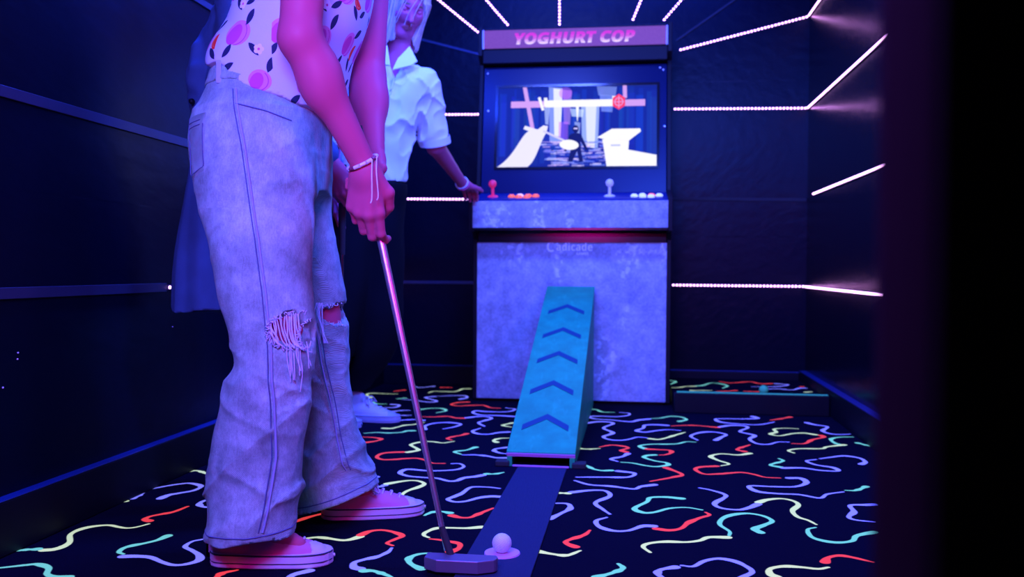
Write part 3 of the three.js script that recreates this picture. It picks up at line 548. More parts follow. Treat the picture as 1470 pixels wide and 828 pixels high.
// ---------------------------------------------------------------- ramp, lane, ball, marker
{
  const a0 = [0.046, -2.85], a1 = [0.548, -4.205]; // surface line (y, z), front and top
  const len = Math.hypot(a1[0] - a0[0], a1[1] - a0[1]), ang = Math.atan2(a1[0] - a0[0], -(a1[1] - a0[1]));
  const r = thing('ball_ramp', 'blue wooden putting ramp with dark chevrons leaning on the cabinet', 'ramp', [-0.286, 0, -2.85]);
  const W = 0.11;
  const paint = mat([1, 1, 1], 0.55, { map: noiseTex(256, (u, v) => { const s = 0.88 + 0.1 * fbm(u * 5, v * 30), w = smooth(0.25, 0.5, fbm(u * 14 + 7, v * 22, 2)) * 0.35; return [0.03 * s + w * 0.2, 0.82 * s + w * 0.1, 0.5 * s + w * 0.08]; }, true) });
  const edge = mat([0.75, 0.28, 0.62], 0.7), worn = mat([0.004, 0.07, 0.12], 0.7);
  const top = part('ramp_board', r, [0, a0[0], 0]); top.rotation.x = ang;
  const bg = rbox(-W, W, -0.015, 0, -len, 0, 0.002);
  { const p = bg.attributes.position, uv = bg.attributes.uv; for (let i = 0; i < p.count; i++) uv.setXY(i, (p.getX(i) + W) / (2 * W), -p.getZ(i) / len); }
  mesh('board', bg, paint, top);
  [0.19, 0.42, 0.64, 0.865, 1.12, 1.3].slice(0, 5).forEach((d, i) => {
    const dd = [0.135, 0.385, 0.635, 0.865, 1.115][i], w = 0.078, h = 0.075, t = 0.036, s = new THREE.Shape();
    s.moveTo(-w, 0); s.lineTo(0, h); s.lineTo(w, 0); s.lineTo(w, t); s.lineTo(0, h + t); s.lineTo(-w, t); s.closePath();
    const g = new THREE.ExtrudeGeometry(s, { depth: 0.0012, bevelEnabled: false }); g.rotateX(-Math.PI / 2); g.translate(0, 0.0004, -dd);
    mesh('chevron', g, worn, top).userData.label = 'dark blue chevron';
  });
  mesh('front_edge', rbox(-W, W, -0.016, -0.004, -0.001, 0.0025, 0.001), edge, top).userData.label = 'pink worn board edge';
  const tri = new THREE.Shape(); tri.moveTo(0, 0); tri.lineTo(1.352, 0); tri.lineTo(1.352, 0.53); tri.lineTo(0, 0.03);
  for (const s of [-1, 1]) {
    const g = new THREE.ExtrudeGeometry(tri, { depth: 0.016, bevelEnabled: false }); g.rotateY(Math.PI / 2); g.translate(s > 0 ? W - 0.018 : -W + 0.002, 0, 0);
    mesh('side_cheek', g, paint, r);
  }
  mesh('threshold', rbox(-W + 0.02, W - 0.02, 0.0, 0.0045, -0.004, 0.006, 0.001), edge, r).userData.label = 'pink worn sill';
  mesh('return_box', box(-W + 0.02, W - 0.02, 0.006, 0.03, -0.5, -0.3), M.black, r);
  for (const s of [-1, 1]) mesh('foot_bracket', rbox(s * (W + 0.012) - 0.022, s * (W + 0.012) + 0.022, 0, 0.018, -0.03, 0.015, 0.004), M.rubber, r);
}
const lane = mesh('putting_lane', rbox(-0.077, 0.077, 0, 0.006, -0.99, 0.99, 0.002), mat([0.002, 0.014, 0.06], 0.85, { bumpMap: plaster, bumpScale: 0.001 }), scene);
lane.position.set(-0.278, 0, -1.83); tag(lane, 'flat dark blue putting lane leading to the ramp', 'lane');
{
  const mk = [-0.279, 0.002, -1.95];
  const d = mesh('ball_marker', new THREE.CylinderGeometry(0.0385, 0.0395, 0.003, 40), mat([0.82, 0.42, 0.78], 0.6), scene); d.position.set(mk[0], 0.0075, -1.95);
  tag(d, 'pink round tee spot under the white golf ball', 'marker');
  const b = thing('golf_ball', 'white dimpled golf ball on the pink tee spot', 'ball', [mk[0], 0.009 + 0.0213, -1.945]);
  const g = new THREE.IcosahedronGeometry(0.0213, 24), p = g.attributes.position, dirs = [];
  for (let i = 0; i < 330; i++) { const y = 1 - 2 * (i + 0.5) / 330, r = Math.sqrt(1 - y * y), a = i * 2.39996; dirs.push([r * Math.cos(a), y, r * Math.sin(a)]); }
  for (let i = 0; i < p.count; i++) {
    const v = V(p.getX(i), p.getY(i), p.getZ(i)).normalize(); let m = -1; for (const q of dirs) { const c = v.x * q[0] + v.y * q[1] + v.z * q[2]; if (c > m) m = c; }
    const dd = Math.acos(Math.min(1, m)) / 0.085; v.multiplyScalar(0.0213 - 0.0006 * smooth(1, 0.2, dd)); p.setXYZ(i, v.x, v.y, v.z);
  }
  g.computeVertexNormals(); mesh('shell', g, mat([0.82, 0.9, 0.84], 0.4), b);
}

// ---------------------------------------------------------------- people
const twill = noiseTex(256, (u, v) => 0.5 + 0.22 * Math.sin((u + v) * Math.PI * 2 * 32) + 0.28 * fbm(u * 60, v * 60), false, 9, 9);
const cloth = noiseTex(256, (u, v) => 0.5 + 0.2 * Math.sin(u * Math.PI * 120) * Math.sin(v * Math.PI * 120) + 0.3 * fbm(u * 30, v * 30), false, 6, 6);
const fade = noiseTex(512, (u, v) => { const s = 0.93 + 0.1 * fbm(u * 16, v * 12) + 0.05 * noise(u * 128, v * 44) + 0.05 * noise(u * 200, v * 200); return s; }, true, 4, 4);
const denim = mat([1, 1, 1], 0.88, { vertexColors: true, map: fade, bumpMap: twill, bumpScale: 0.0012 });
const thread = mat([0.62, 0.66, 0.85], 0.8), seamDark = mat([0.1, 0.13, 0.3], 0.85);
const skinTint = () => SKIN;
const PLAIN = ['position', 'normal', 'uv', 'color'];
function mergeKeep(gs) { // merge indexed nets that carry colours
  return mergeGeometries(gs.map(g => { for (const k of Object.keys(g.attributes)) if (!PLAIN.includes(k)) g.deleteAttribute(k); return g; }));
}
// --- head, local: centre of the skull at the origin, face towards +z, chin at y = -0.118
function headF(x, y, z) {
  const ax = Math.abs(x);
  let d = ell(x, y, z, [0, 0.025, -0.012], [0.074, 0.092, 0.094]);
  d = smin(d, cone(ax, y, z, [0, -0.035, 0.035], [0, -0.092, 0.052], 0.05, 0.026), 0.045);
  d = smin(d, cone(ax, y, z, [0.045, -0.05, 0.0], [0.02, -0.092, 0.045], 0.028, 0.02), 0.03);
  d = smin(d, cone(ax, y, z, [0.03, -0.022, 0.062], [0.052, -0.03, 0.035], 0.02, 0.02), 0.03); // cheek
  d = smin(d, cone(ax, y, z, [0.0, 0.018, 0.078], [0.05, 0.016, 0.05], 0.012, 0.012), 0.022); // brow
  d = Math.max(d, -ell(ax, y, z, [0.031, -0.003, 0.094], [0.02, 0.012, 0.016]) - 0.0); // sockets
  d = smin(d, cone(x, y, z, [0, 0.004, 0.08], [0, -0.038, 0.1], 0.008, 0.011), 0.012); // nose
  d = smin(d, cone(ax, y, z, [0.0, -0.04, 0.09], [0.013, -0.042, 0.083], 0.008, 0.007), 0.008);
  d = smin(d, cone(ax, y, z, [0, -0.063, 0.083], [0.02, -0.066, 0.074], 0.007, 0.003), 0.006); // lips
  d = smin(d, cone(ax, y, z, [0, -0.074, 0.08], [0.016, -0.071, 0.073], 0.008, 0.003), 0.006);
  d = smin(d, cone(ax, y, z, [0.074, 0.012, -0.012], [0.07, -0.03, 0.0], 0.013, 0.009), 0.012); // ears
  return d;
}
const headGeo = net(headF, [-0.11, -0.14, -0.13], [0.11, 0.14, 0.14], 0.0042, null, (x, y, z) => {
  const lip = Math.hypot(x / 0.022, (y + 0.068) / 0.011) < 1 && z > 0.06, brow = Math.hypot((Math.abs(x) - 0.033) / 0.021, (y - 0.021 + Math.abs(x) * 0.05) / 0.0045) < 1 && z > 0.05;
  return lip ? [0.42, 0.07, 0.09] : brow ? [0.2, 0.09, 0.06] : SKIN;
});
const lid = mat(SKIN, 0.5), eyeWhite = mat([0.75, 0.75, 0.78], 0.25), iris = mat([0.03, 0.04, 0.09], 0.2);
function bobF(x, y, z) {
  const ang = Math.atan2(x, z), rid = 0.0034 * noise(ang * 13, y * 4, 3) + 0.002 * noise(ang * 34, y * 6, 7);
  let d = ell(x, y, z, [0, 0.026, -0.016], [0.092, 0.112, 0.112]);
  const k = Math.hypot(x / 0.094, (z + 0.018) / 0.108), side = Math.max((k - 1) * 0.094, y - 0.03, -0.152 + 0.012 * noise(ang * 9, 1, 2) - y);
  d = smin(d, side, 0.02) + rid;
  d = Math.max(d, -ell(x, y, z, [0, -0.045, 0.13], [0.06, 0.115, 0.105]));
  d = Math.max(d, -ell(x, y, z, [0, -0.19, 0.03], [0.066, 0.1, 0.1]));
  return d;
}
const bobGeo = net(bobF, [-0.12, -0.19, -0.15], [0.12, 0.16, 0.13], 0.005, (x, y, z) => [Math.atan2(x, z) * 0.1, y], (x, y, z) => {
  const s = 0.82 + 0.3 * noise(Math.atan2(x, z) * 24, y * 3, 5); return [s, s, s];
});
function addHead(person, at, rot, hairColor, skinGeos, hairGeo = bobGeo) {
  const m = new THREE.Matrix4().makeRotationFromEuler(new THREE.Euler(...rot, 'YXZ')).setPosition(...at);
  skinGeos.push(headGeo.clone().applyMatrix4(m));
  const hair = mesh('hair', hairGeo.clone().applyMatrix4(m), mat(hairColor, 0.42, { vertexColors: true }), person);
  for (const s of [-1, 1]) {
    const e = new THREE.SphereGeometry(0.0125, 20, 14); e.translate(s * 0.031, -0.002, 0.0725); mesh('eye', e.applyMatrix4(m), eyeWhite, person);
    const q = new THREE.SphereGeometry(0.0062, 14, 10); q.scale(1, 1, 0.35); q.translate(s * 0.031, -0.004, 0.082); mesh('iris', q.applyMatrix4(m), iris, person);
  }
  for (const s of [-1, 1]) { const l = new THREE.SphereGeometry(0.0134, 20, 12, 0, Math.PI * 2, 0, 1.75); l.rotateX(0.5); l.translate(s * 0.031, -0.002, 0.0725); mesh('eyelid', l.applyMatrix4(m), lid, person); }
  return { hair, m };
}
// --- hand, local: wrist at the origin, fingers towards -y, back of the hand +z, thumb at +x
function handGeo(curls, thumb, scale = 1) {
  const segs = [];
  const base = [[0.03, -0.083, 0.0, 0.0095], [0.0105, -0.088, 0.003, 0.01], [-0.009, -0.084, 0.002, 0.0092], [-0.0265, -0.074, -0.002, 0.008]];
  const lens = [[0.042, 0.026, 0.02], [0.046, 0.03, 0.021], [0.042, 0.027, 0.02], [0.034, 0.02, 0.017]];
  for (let i = 0; i < 4; i++) {
    segs.push([[base[i][0] * 0.5, -0.008, 0], base[i].slice(0, 3), 0.015, 0.0115, 0]);
    let p = base[i].slice(0, 3), a = 0, r = base[i][3];
    lens[i].forEach((L, k) => { a += curls[i][k]; const q = [p[0] - base[i][0] * 0.08 * k * 0.5, p[1] - L * Math.cos(a), p[2] - L * Math.sin(a)]; segs.push([p, q, r, r * 0.9, i + 1]); p = q; r *= 0.9; });
  }
  const th = [[0.02, -0.022, -0.004], ...thumb], tr = [0.016, 0.0125, 0.0105, 0.0085];
  for (let k = 0; k < th.length - 1; k++) segs.push([th[k], th[k + 1], tr[k], tr[k + 1], 5]);
  const f = (x, y, z) => {
    const by = [9, 9, 9, 9, 9, 9];
    for (const s of segs) { const v = cone(x, y, z, s[0], s[1], s[2], s[3]); by[s[4]] = s[4] ? smin(by[s[4]], v, 0.004) : smin(by[0], v, 0.012); }
    by[0] = smin(by[0], cone(x, y, z, [0, 0.008, 0], [0, -0.014, 0], 0.0215, 0.0235), 0.02);
    let d = by[0]; for (let k = 1; k < 6; k++) d = smin(d, by[k], k < 5 ? 0.006 : 0.012);
    return d;
  };
  const g = net(f, [-0.06, -0.2, -0.1], [0.085, 0.05, 0.05], 0.0032, null, skinTint); g.scale(scale, scale, scale); return g;
}
function placeAt(g, at, x, y, z) { // columns of the local axes
  const X = V(...x).normalize(), Z = V(...z).normalize(), Y = Z.clone().cross(X).normalize(); X.copy(Y).cross(Z);
  g.applyMatrix4(new THREE.Matrix4().makeBasis(X, Y, Z).setPosition(...at)); return g;
}
function handPlace(g, wrist, down, back) { // fingers along `down`, back of the hand along `back`
  const Y = V(...down).normalize().negate(), Zv = V(...back); Zv.addScaledVector(Y, -Zv.dot(Y)).normalize(); const X = Y.clone().cross(Zv);
  g.applyMatrix4(new THREE.Matrix4().makeBasis(X, Y, Zv).setPosition(...wrist)); return g;
}
// --- canvas sneaker, local: toe towards +x, origin at the middle of the sole
function sneaker(parent, at, turn, col, high) {
  const s = part('sneaker', parent, at); s.rotation.y = turn;
  const hw = x => { const t = clamp((x + 0.125) / 0.268); return 0.03 + 0.016 * Math.sin(Math.PI * Math.pow(t, 1.15)) - 0.004 * smooth(0.35, 0.15, Math.abs(t - 0.42)); };
  const out = new THREE.Shape(), N = 40, pts = [];
  for (let i = 0; i <= N; i++) { const x = -0.118 + 0.252 * i / N, e = Math.sqrt(clamp(1 - Math.pow(Math.abs(2 * i / N - 1), 7))); pts.push([x, Math.max(0.002, hw(x) * e)]); }
  pts.forEach(([x, z], i) => i ? out.lineTo(x, z) : out.moveTo(x, z)); for (let i = N; i >= 0; i--) out.lineTo(pts[i][0], -pts[i][1]);
  const sole = new THREE.ExtrudeGeometry(out, { depth: 0.024, bevelEnabled: true, bevelSize: 0.004, bevelThickness: 0.003, bevelSegments: 2 }); sole.rotateX(-Math.PI / 2); sole.translate(0, 0.003, 0);
  mesh('sole', sole, mat(col.sole, 0.55), s).userData.label = 'pale rubber sole';
  const ring = (y, o, r) => { const q = []; for (const [x, z] of pts) q.push([x * (1 + o * 4), y, z + o]); for (let i = N; i >= 0; i--) q.push([pts[i][0] * (1 + o * 4), y, -pts[i][1] - o]); return tube(q.filter((_, i) => i % 2 === 0), r, 160, 5, true); };
  mesh('sole_stripe', ring(0.0275, 0.0035, 0.0018), mat(col.stripe, 0.6), s).userData.label = 'dark line round the sole';
  mesh('sole_stripe', ring(0.011, 0.0042, 0.0011), mat(col.stripe, 0.6), s);
  const top = high ? [[-0.125, 0.118], [-0.085, 0.13], [-0.03, 0.12], [0.0, 0.088], [0.04, 0.062], [0.08, 0.047], [0.11, 0.038], [0.135, 0.02]] : [[-0.125, 0.07], [-0.085, 0.078], [-0.03, 0.078], [0.0, 0.074], [0.04, 0.06], [0.08, 0.047], [0.11, 0.038], [0.135, 0.02]];
  const hgt = x => { let i = 0; while (i < top.length - 2 && top[i + 1][0] < x) i++; const t = smooth(top[i][0], top[i + 1][0], x); return top[i][1] + (top[i + 1][1] - top[i][1]) * (0.5 * t + 0.5 * clamp((x - top[i][0]) / (top[i + 1][0] - top[i][0]))); };
  const up = (x, y, z) => {
    const H0 = hgt(x), w = hw(x) * Math.sqrt(clamp(1 - Math.pow(Math.abs(2 * (x + 0.118) / 0.25 - 1), 6), 0.0001)) * (1 - 0.32 * smooth(0.04, 0.09, y));
    const k = Math.pow(Math.pow(Math.abs(z) / w, 2.6) + Math.pow(Math.max(0, y - 0.012) / (H0 - 0.012), 2.6), 1 / 2.6);
    return Math.max((k - 1) * 0.03, 0.012 - y);
  };
  mesh('upper', net((x, y, z) => Math.max(up(x, y, z), x - 0.088 - 0.35 * Math.abs(z)), [-0.135, 0, -0.06], [0.145, 0.15, 0.06], 0.0046), mat(col.upper, 0.85, { bumpMap: cloth, bumpScale: 0.0006 }), s);
  mesh('toe_cap', net((x, y, z) => Math.max(up(x, y, z) - 0.0012, 0.086 + 0.35 * Math.abs(z) - x), [0.07, 0, -0.06], [0.145, 0.1, 0.06], 0.004), mat(col.toe, 0.4), s).userData.label = 'pale rubber toe cap';
  const lace = mat(col.lace, 0.8), n = high ? 5 : 4;
  for (let i = 0; i < n; i++) {
    const x = 0.075 - i * 0.021, y = hgt(x) + 0.003, w = 0.017;
    mesh('lace', tube([[x - 0.006, y - 0.012, -w - 0.006], [x, y, -w * 0.5], [x + 0.002, y + 0.001, 0], [x, y, w * 0.5], [x - 0.006, y - 0.012, w + 0.006]], 0.0026, 14, 6), lace, s);
    for (const q of [-1, 1]) { const g = new THREE.TorusGeometry(0.0034, 0.0013, 6, 12); g.rotateX(q * -0.9); g.translate(x - 0.006, y - 0.013, q * (w + 0.008)); mesh('eyelet', g, M.steel, s); }
  }
  for (const q of [-1, 1]) mesh('lace_loop', tube([[-0.005, hgt(-0.005) + 0.004, 0], [0.008, hgt(0) + 0.012, q * 0.02], [0.022, hgt(0.02) - 0.002, q * 0.036], [0.004, hgt(0) - 0.003, q * 0.028], [-0.005, hgt(-0.005) + 0.004, 0]], 0.0022, 20, 5), lace, s);
  mesh('heel_strip', rbox(-0.124, -0.116, 0.024, high ? 0.112 : 0.066, -0.009, 0.009, 0.003), mat(col.stripe2 ?? col.upper, 0.8), s);
  return s;
}

// ================ the putter in ripped jeans
const P1 = thing('person', 'person in ripped light jeans and fruit-print blouse putting with both hands', 'person', [0, 0, 0]);
{
  const nearLeg = rings([[0.03, -0.793, -1.803, 0.087, 0.092], [0.09, -0.788, -1.803, 0.092, 0.095], [0.17, -0.784, -1.804, 0.095, 0.096], [0.24, -0.779, -1.805, 0.096, 0.096], [0.31, -0.767, -1.808, 0.093, 0.094],
    [0.39, -0.756, -1.81, 0.088, 0.092], [0.43, -0.742, -1.812, 0.083, 0.09], [0.5, -0.748, -1.815, 0.092, 0.092], [0.55, -0.762, -1.82, 0.099, 0.095], [0.605, -0.772, -1.825, 0.104, 0.098], [0.68, -0.782, -1.833, 0.112, 0.102], [0.75, -0.797, -1.845, 0.122, 0.106], [0.9, -0.82, -1.87, 0.13, 0.108], [0.96, -0.82, -1.88, 0.12, 0.1]]);
  const farLeg = rings([[0.0, -0.715, -2.165, 0.104, 0.1], [0.09, -0.722, -2.16, 0.1, 0.1], [0.174, -0.745, -2.15, 0.094, 0.096], [0.26, -0.764, -2.14, 0.089, 0.092], [0.345, -0.77, -2.13, 0.085, 0.088], [0.43, -0.772, -2.12, 0.086, 0.086], [0.49, -0.772, -2.11, 0.09, 0.088], [0.547, -0.777, -2.1, 0.092, 0.09], [0.6, -0.785, -2.09, 0.096, 0.092], [0.69, -0.8, -2.075, 0.1, 0.098], [0.77, -0.815, -2.06, 0.108, 0.102], [0.86, -0.82, -2.05, 0.112, 0.104], [0.95, -0.82, -2.04, 0.11, 0.1]]);
  const pelvis = rings([[0.8, -0.822, -1.95, 0.136, 0.175], [0.86, -0.828, -1.95, 0.142, 0.182], [0.92, -0.828, -1.95, 0.144, 0.182], [0.98, -0.82, -1.95, 0.138, 0.172], [1.03, -0.806, -1.95, 0.13, 0.16], [1.058, -0.8, -1.95, 0.128, 0.156]]);
  const fold = (x, y, z) => {
    const low = smooth(0.4, 0.1, y), kn = smooth(0.15, 0, Math.abs(y - 0.4)), hip = smooth(0.6, 0.8, y);
    const rg = (a, b, c) => Math.pow(1 - Math.abs(noise(a, b, c)), 3); // narrow outward ridges, wide valleys
    const diag = rg(x * 5 + y * 3, y * 12 - x * 11, z * 5), cross = rg(x * 6 - y * 2 + 8, y * 17 + x * 9, z * 6 + 11), fine = rg(x * 15 + y * 8, y * 30 - x * 12, z * 12 + 3);
    return 0.004 * noise(x * 10, y * 7, z * 10) - (0.004 + 0.009 * low + 0.006 * kn) * diag - (0.002 + 0.009 * low + 0.005 * kn) * cross - (0.001 + 0.0028 * low + 0.0022 * kn + 0.001 * hip) * fine + 0.006;
  };
  const holes = [[[-0.675, 0.502, -1.745], [0.054, 0.04, 0.055]], [[-0.645, 0.49, -1.78], [0.03, 0.042, 0.06]], [[-0.685, 0.52, -2.1], [0.06, 0.026, 0.075]]];
  const holeF = (x, y, z) => { let h = 9; for (const [c, r] of holes) h = Math.min(h, ell(x, y, z, c, r)); return h + 0.006 * noise(x * 90, y * 60, z * 90); };
  const core = (x, y, z) => {
    let d = smin(nearLeg(x, y, z), farLeg(x, y, z), 0.012); d = smin(d, pelvis(x, y, z), 0.035);
    return d + fold(x, y, z) * smooth(1.05, 0.9, y) * 0.8;
  };
  const hemCut = (x, y, z) => z > -1.98 ? 0.07 + 0.03 * (x + 0.8) + 0.006 * Math.sin(x * 40) - y : 0.03 + 0.36 * (x + 0.79) - y;
  const jeansF = (x, y, z) => { let d = Math.max(core(x, y, z), hemCut(x, y, z)); if (y > 0.4 && y < 0.6) d = Math.max(d, -holeF(x, y, z)); return d; };
  const wash = (x, y, z) => {  // denim wash, its dark patches deepened to carry shading of the legs
    const m = 0.5 + 0.5 * fbm(x * 14, y * 11, z * 14), g = noise(x * 150, y * 150, z * 150), w = clamp(0.7 + 1.25 * (m - 0.5) + 0.09 * g + 0.12 * noise(x * 40, y * 70, z * 40));
    const stain = smooth(0.045, 0.03, Math.hypot(x + 0.79, (y - 0.235) * 0.9)) * (z > -1.95 ? 1 : 0) * 0.45;
    const s = w * (1 - stain); return [0.37 * s + 0.13, 0.52 * s + 0.22, 0.5 * s + 0.22];
  };
  const jeans = mesh('jeans', net(jeansF, [-1.0, 0.0, -2.31], [-0.58, 1.08, -1.67], 0.0068, (x, y, z) => [Math.atan2(x + 0.78, z + 1.97) * 0.25, y], wash), denim, P1);
  // height of the cloth towards the camera side
  const surf = (x, y, z0 = -1.62, f = core) => { let z = z0; for (let i = 0; i < 200; i++) { const d = f(x, y, z); if (d < 0.0006) break; z -= Math.max(0.0006, d * 0.6); } return z; };
  const onCloth = (list, lift = 0.0012, z0 = -1.62) => { const q = []; for (let i = 0; i < list.length - 1; i++) for (let k = 0; k < 5; k++) { const x = list[i][0] + (list[i + 1][0] - list[i][0]) * k / 5, y = list[i][1] + (list[i + 1][1] - list[i][1]) * k / 5; q.push([x, y, surf(x, y, z0) + lift]); } for (let k = 0; k < 3; k++) for (let i = 1; i < q.length - 1; i++) q[i][2] = Math.max(q[i][2], (q[i - 1][2] + q[i + 1][2]) / 2); return q; };
  const XY = (px, py) => [px, py];
  const seam = [[-0.814, 0.997, -1.79], [-0.788, 0.889, -1.76], [-0.768, 0.788, -1.74], [-0.748, 0.69, -1.73], [-0.73, 0.579, -1.73], [-0.716, 0.468, -1.72], [-0.71, 0.357, -1.72], [-0.709, 0.247, -1.71], [-0.721, 0.138, -1.7], [-0.732, 0.089, -1.7]];
  mesh('side_seam', tube(onCloth(seam), 0.0026, 220, 5), mat([0.34, 0.4, 0.6], 0.9), jeans);
  mesh('side_stitching', tube(onCloth(seam.map(p => [p[0] - 0.007, p[1]]), 0.0004), 0.0012, 220, 4), seamDark, jeans);
  const pocket = [[-0.935, 0.944, -1.82], [-0.876, 0.95, -1.8], [-0.868, 0.894, -1.79], [-0.873, 0.827, -1.79], [-0.919, 0.806, -1.8]];
  { // back pocket: a raised patch
    const q = new THREE.PlaneGeometry(1, 1, 14, 20), p = q.attributes.position, gs = [];
    const L = t => [pocket[0][0] + (pocket[4][0] - pocket[0][0]) * t, pocket[0][1] + (pocket[4][1] - pocket[0][1]) * t], Rr = t => [pocket[1][0] + (pocket[3][0] - pocket[1][0]) * t, pocket[1][1] + (pocket[3][1] - pocket[1][1]) * t];
    const P = (u, t) => { const a = L(t), b = Rr(t); return [a[0] + (b[0] - a[0]) * u, a[1] + (b[1] - a[1]) * u + 0.004 * Math.sin(u * 3.1) * t]; };
    for (let i = 0; i < p.count; i++) { const u = p.getX(i) + 0.5, t = 0.5 - p.getY(i), e = Math.min(u, 1 - u, t, 1 - t), w = P(u, t); p.setXYZ(i, w[0], w[1], surf(w[0], w[1]) + (e < 0.02 ? -0.001 : 0.0034)); }
    q.computeVertexNormals(); const c = []; for (let i = 0; i < p.count; i++) c.push(...wash(p.getX(i) + 3, p.getY(i), p.getZ(i))); q.setAttribute('color', new THREE.Float32BufferAttribute(c, 3));
    mesh('back_pocket', q, mat([1, 1, 1], 0.88, { vertexColors: true, bumpMap: twill, bumpScale: 0.0008 }), jeans);
    for (const [a, b] of [[0.1, 0.12], [0.1, 0.2]]) mesh('pocket_stitching', tube(onCloth([P(0.04, b), P(0.96, b)], 0.004), 0.0011, 30, 4), seamDark, jeans);
    mesh('pocket_stitching', tube(onCloth([P(0.08, 0.02), P(0.08, 0.92), P(0.92, 0.92), P(0.92, 0.02)], 0.004), 0.0011, 60, 4), seamDark, jeans);
  }
  { // waistband, belt loops, hems
    const band = (y0, y1, off) => { const q = [], n = 64; for (let i = 0; i < n; i++) { const a = i / n * 6.2832; q.push([a]); } return q; };
    const wb = (x, y, z) => Math.max(pelvis(x, y, z) - 0.004, y - 1.056, 1.018 - y);
    mesh('waistband', net(wb, [-0.97, 1.0, -2.14], [-0.64, 1.075, -1.77], 0.006, null, (x, y, z) => wash(x, y, z)), denim, jeans);
    for (const [x, y] of [[-0.859, 1.012, -1.8]]) { const z = surf(x, 1.03, -1.62, pelvis); mesh('belt_loop', rbox(x - 0.006, x + 0.006, 1.012, 1.06, z - 0.004, z + 0.008, 0.002), mat([0.38, 0.44, 0.62], 0.9), jeans); }
    const fly = onCloth([[-0.808, 0.964, -1.78], [-0.751, 0.951, -1.78], [-0.699, 0.932, -1.79]]); mesh('pocket_stitching', tube(fly, 0.0014, 40, 4), seamDark, jeans);
    const hemRing = (cx, cz, rx, rz, fn, r) => { const q = []; for (let i = 0; i < 48; i++) { const a = i / 48 * 6.2832; let x = cx + Math.cos(a) * rx, z = cz + Math.sin(a) * rz; const y = fn(x); for (let k = 0; k < 30; k++) { const d = core(x, y, z); const l = Math.hypot(x - cx, z - cz); x -= (x - cx) / l * d * 0.6; z -= (z - cz) / l * d * 0.6; } q.push([x, y, z]); } return tube(q, r, 180, 5, true); };
    mesh('hem_stitching', hemRing(-0.8, -1.8, 0.1, 0.1, x => 0.07 + 0.03 * (x + 0.8) + 0.019, 0.0014), seamDark, jeans);
    mesh('hem_stitching', hemRing(-0.715, -2.16, 0.1, 0.1, x => 0.03 + 0.36 * (x + 0.79) + 0.018, 0.0014), seamDark, jeans);
  }
  const inseam = [[-0.731, 0.49, -2.02], [-0.725, 0.407, -2.04], [-0.711, 0.324, -2.05], [-0.694, 0.224, -2.06], [-0.67, 0.126, -2.06]].map(p => [p[0], p[1]]);
  for (const o of [0, 0.009]) mesh('inner_seam', tube(onCloth(inseam.map(p => [p[0] + o, p[1]]), 0.0012, -1.94), o ? 0.0012 : 0.0022, 120, 4), o ? seamDark : mat([0.3, 0.35, 0.55], 0.9), jeans);
  // threads across the torn knees and frayed rims
  const fray = mat([0.66, 0.68, 0.84], 0.9), strands = [], wob = k => (rnd() - 0.5) * k;
  for (let i = 0; i < 17; i++) {
    const u = i / 16, x = -0.722 + 0.052 * u + wob(0.004), y0 = 0.525 + 0.012 * u + wob(0.004), y1 = 0.474 - 0.012 * u + wob(0.006), z = surf(x, 0.505, -1.62) - 0.002;
    strands.push(tube([[x - 0.004, y0, z], [x + wob(0.008), (y0 + y1) / 2 + 0.008, z + 0.003 + wob(0.003)], [x + 0.006 + wob(0.01), y1 + 0.012, z + 0.002], [x + 0.012 + wob(0.012), y1, z - 0.001]], 0.0013 + rnd() * 0.0006, 10, 5));
  }
  for (let i = 0; i < 12; i++) { const x = -0.69 + 0.035 * rnd(), y = 0.475 - 0.008 * i * rnd(), z = surf(x, y - 0.02) + 0.002; strands.push(tube([[x, y + 0.01, z], [x + wob(0.012), y - 0.015, z + 0.003], [x + 0.004 + wob(0.01), y - 0.04 - 0.02 * rnd(), z + 0.001]], 0.0012, 8, 5)); }
  mesh('loose_threads', merge(strands), fray, jeans).userData.kind = 'stuff';
  const far = [];
  for (let i = 0; i < 9; i++) { const x = -0.715 + wob(0.02), z = -2.012 + wob(0.01); far.push(tube([[x, 0.548, z], [x + wob(0.01), 0.52, z + 0.006], [x + 0.006 + wob(0.01), 0.492, z + 0.003], [x + 0.012 + wob(0.02), 0.455, z + 0.004]], 0.0014, 10, 5)); }
  const rim = [];
  for (const [c, r] of holes) for (let i = 0; i < 90; i++) {
    const a = i / 90 * 6.2832 + wob(0.06); let x = c[0] + Math.cos(a) * r[0] * 0.97, y = c[1] + Math.sin(a) * r[1] * 0.97; if (c[2] < -2 && false) continue;
    const z = surf(x, y, c[2] < -2 ? -1.96 : -1.62); if (Math.abs(z - c[2]) > r[2] * 1.2) continue;
    rim.push(tube([[x, y, z - 0.001], [x + wob(0.008), y + wob(0.008) - 0.002, z + 0.004], [x - Math.cos(a) * 0.006 + wob(0.01), y - Math.sin(a) * 0.006 + wob(0.012), z + 0.005]], 0.001, 4, 4));
  }
  mesh('loose_threads', merge([...far, ...rim]), fray, jeans).userData.kind = 'stuff';

  // blouse
  const bl = rings([[0.93, -0.8, -1.95, 0.142, 0.168], [1.0, -0.797, -1.95, 0.15, 0.172], [1.06, -0.79, -1.95, 0.158, 0.17], [1.1, -0.778, -1.95, 0.162, 0.166], [1.15, -0.752, -1.95, 0.158, 0.16], [1.23, -0.728, -1.95, 0.15, 0.158], [1.32, -0.7, -1.95, 0.138, 0.165], [1.4, -0.672, -1.95, 0.112, 0.165], [1.45, -0.652, -1.95, 0.08, 0.12], [1.48, -0.64, -1.95, 0.062, 0.07]]);
  const hemY = (x, z) => 0.962 + Math.max(0, -0.7 - x) * 0.52 + 0.01 * Math.sin(x * 45 + z * 30);
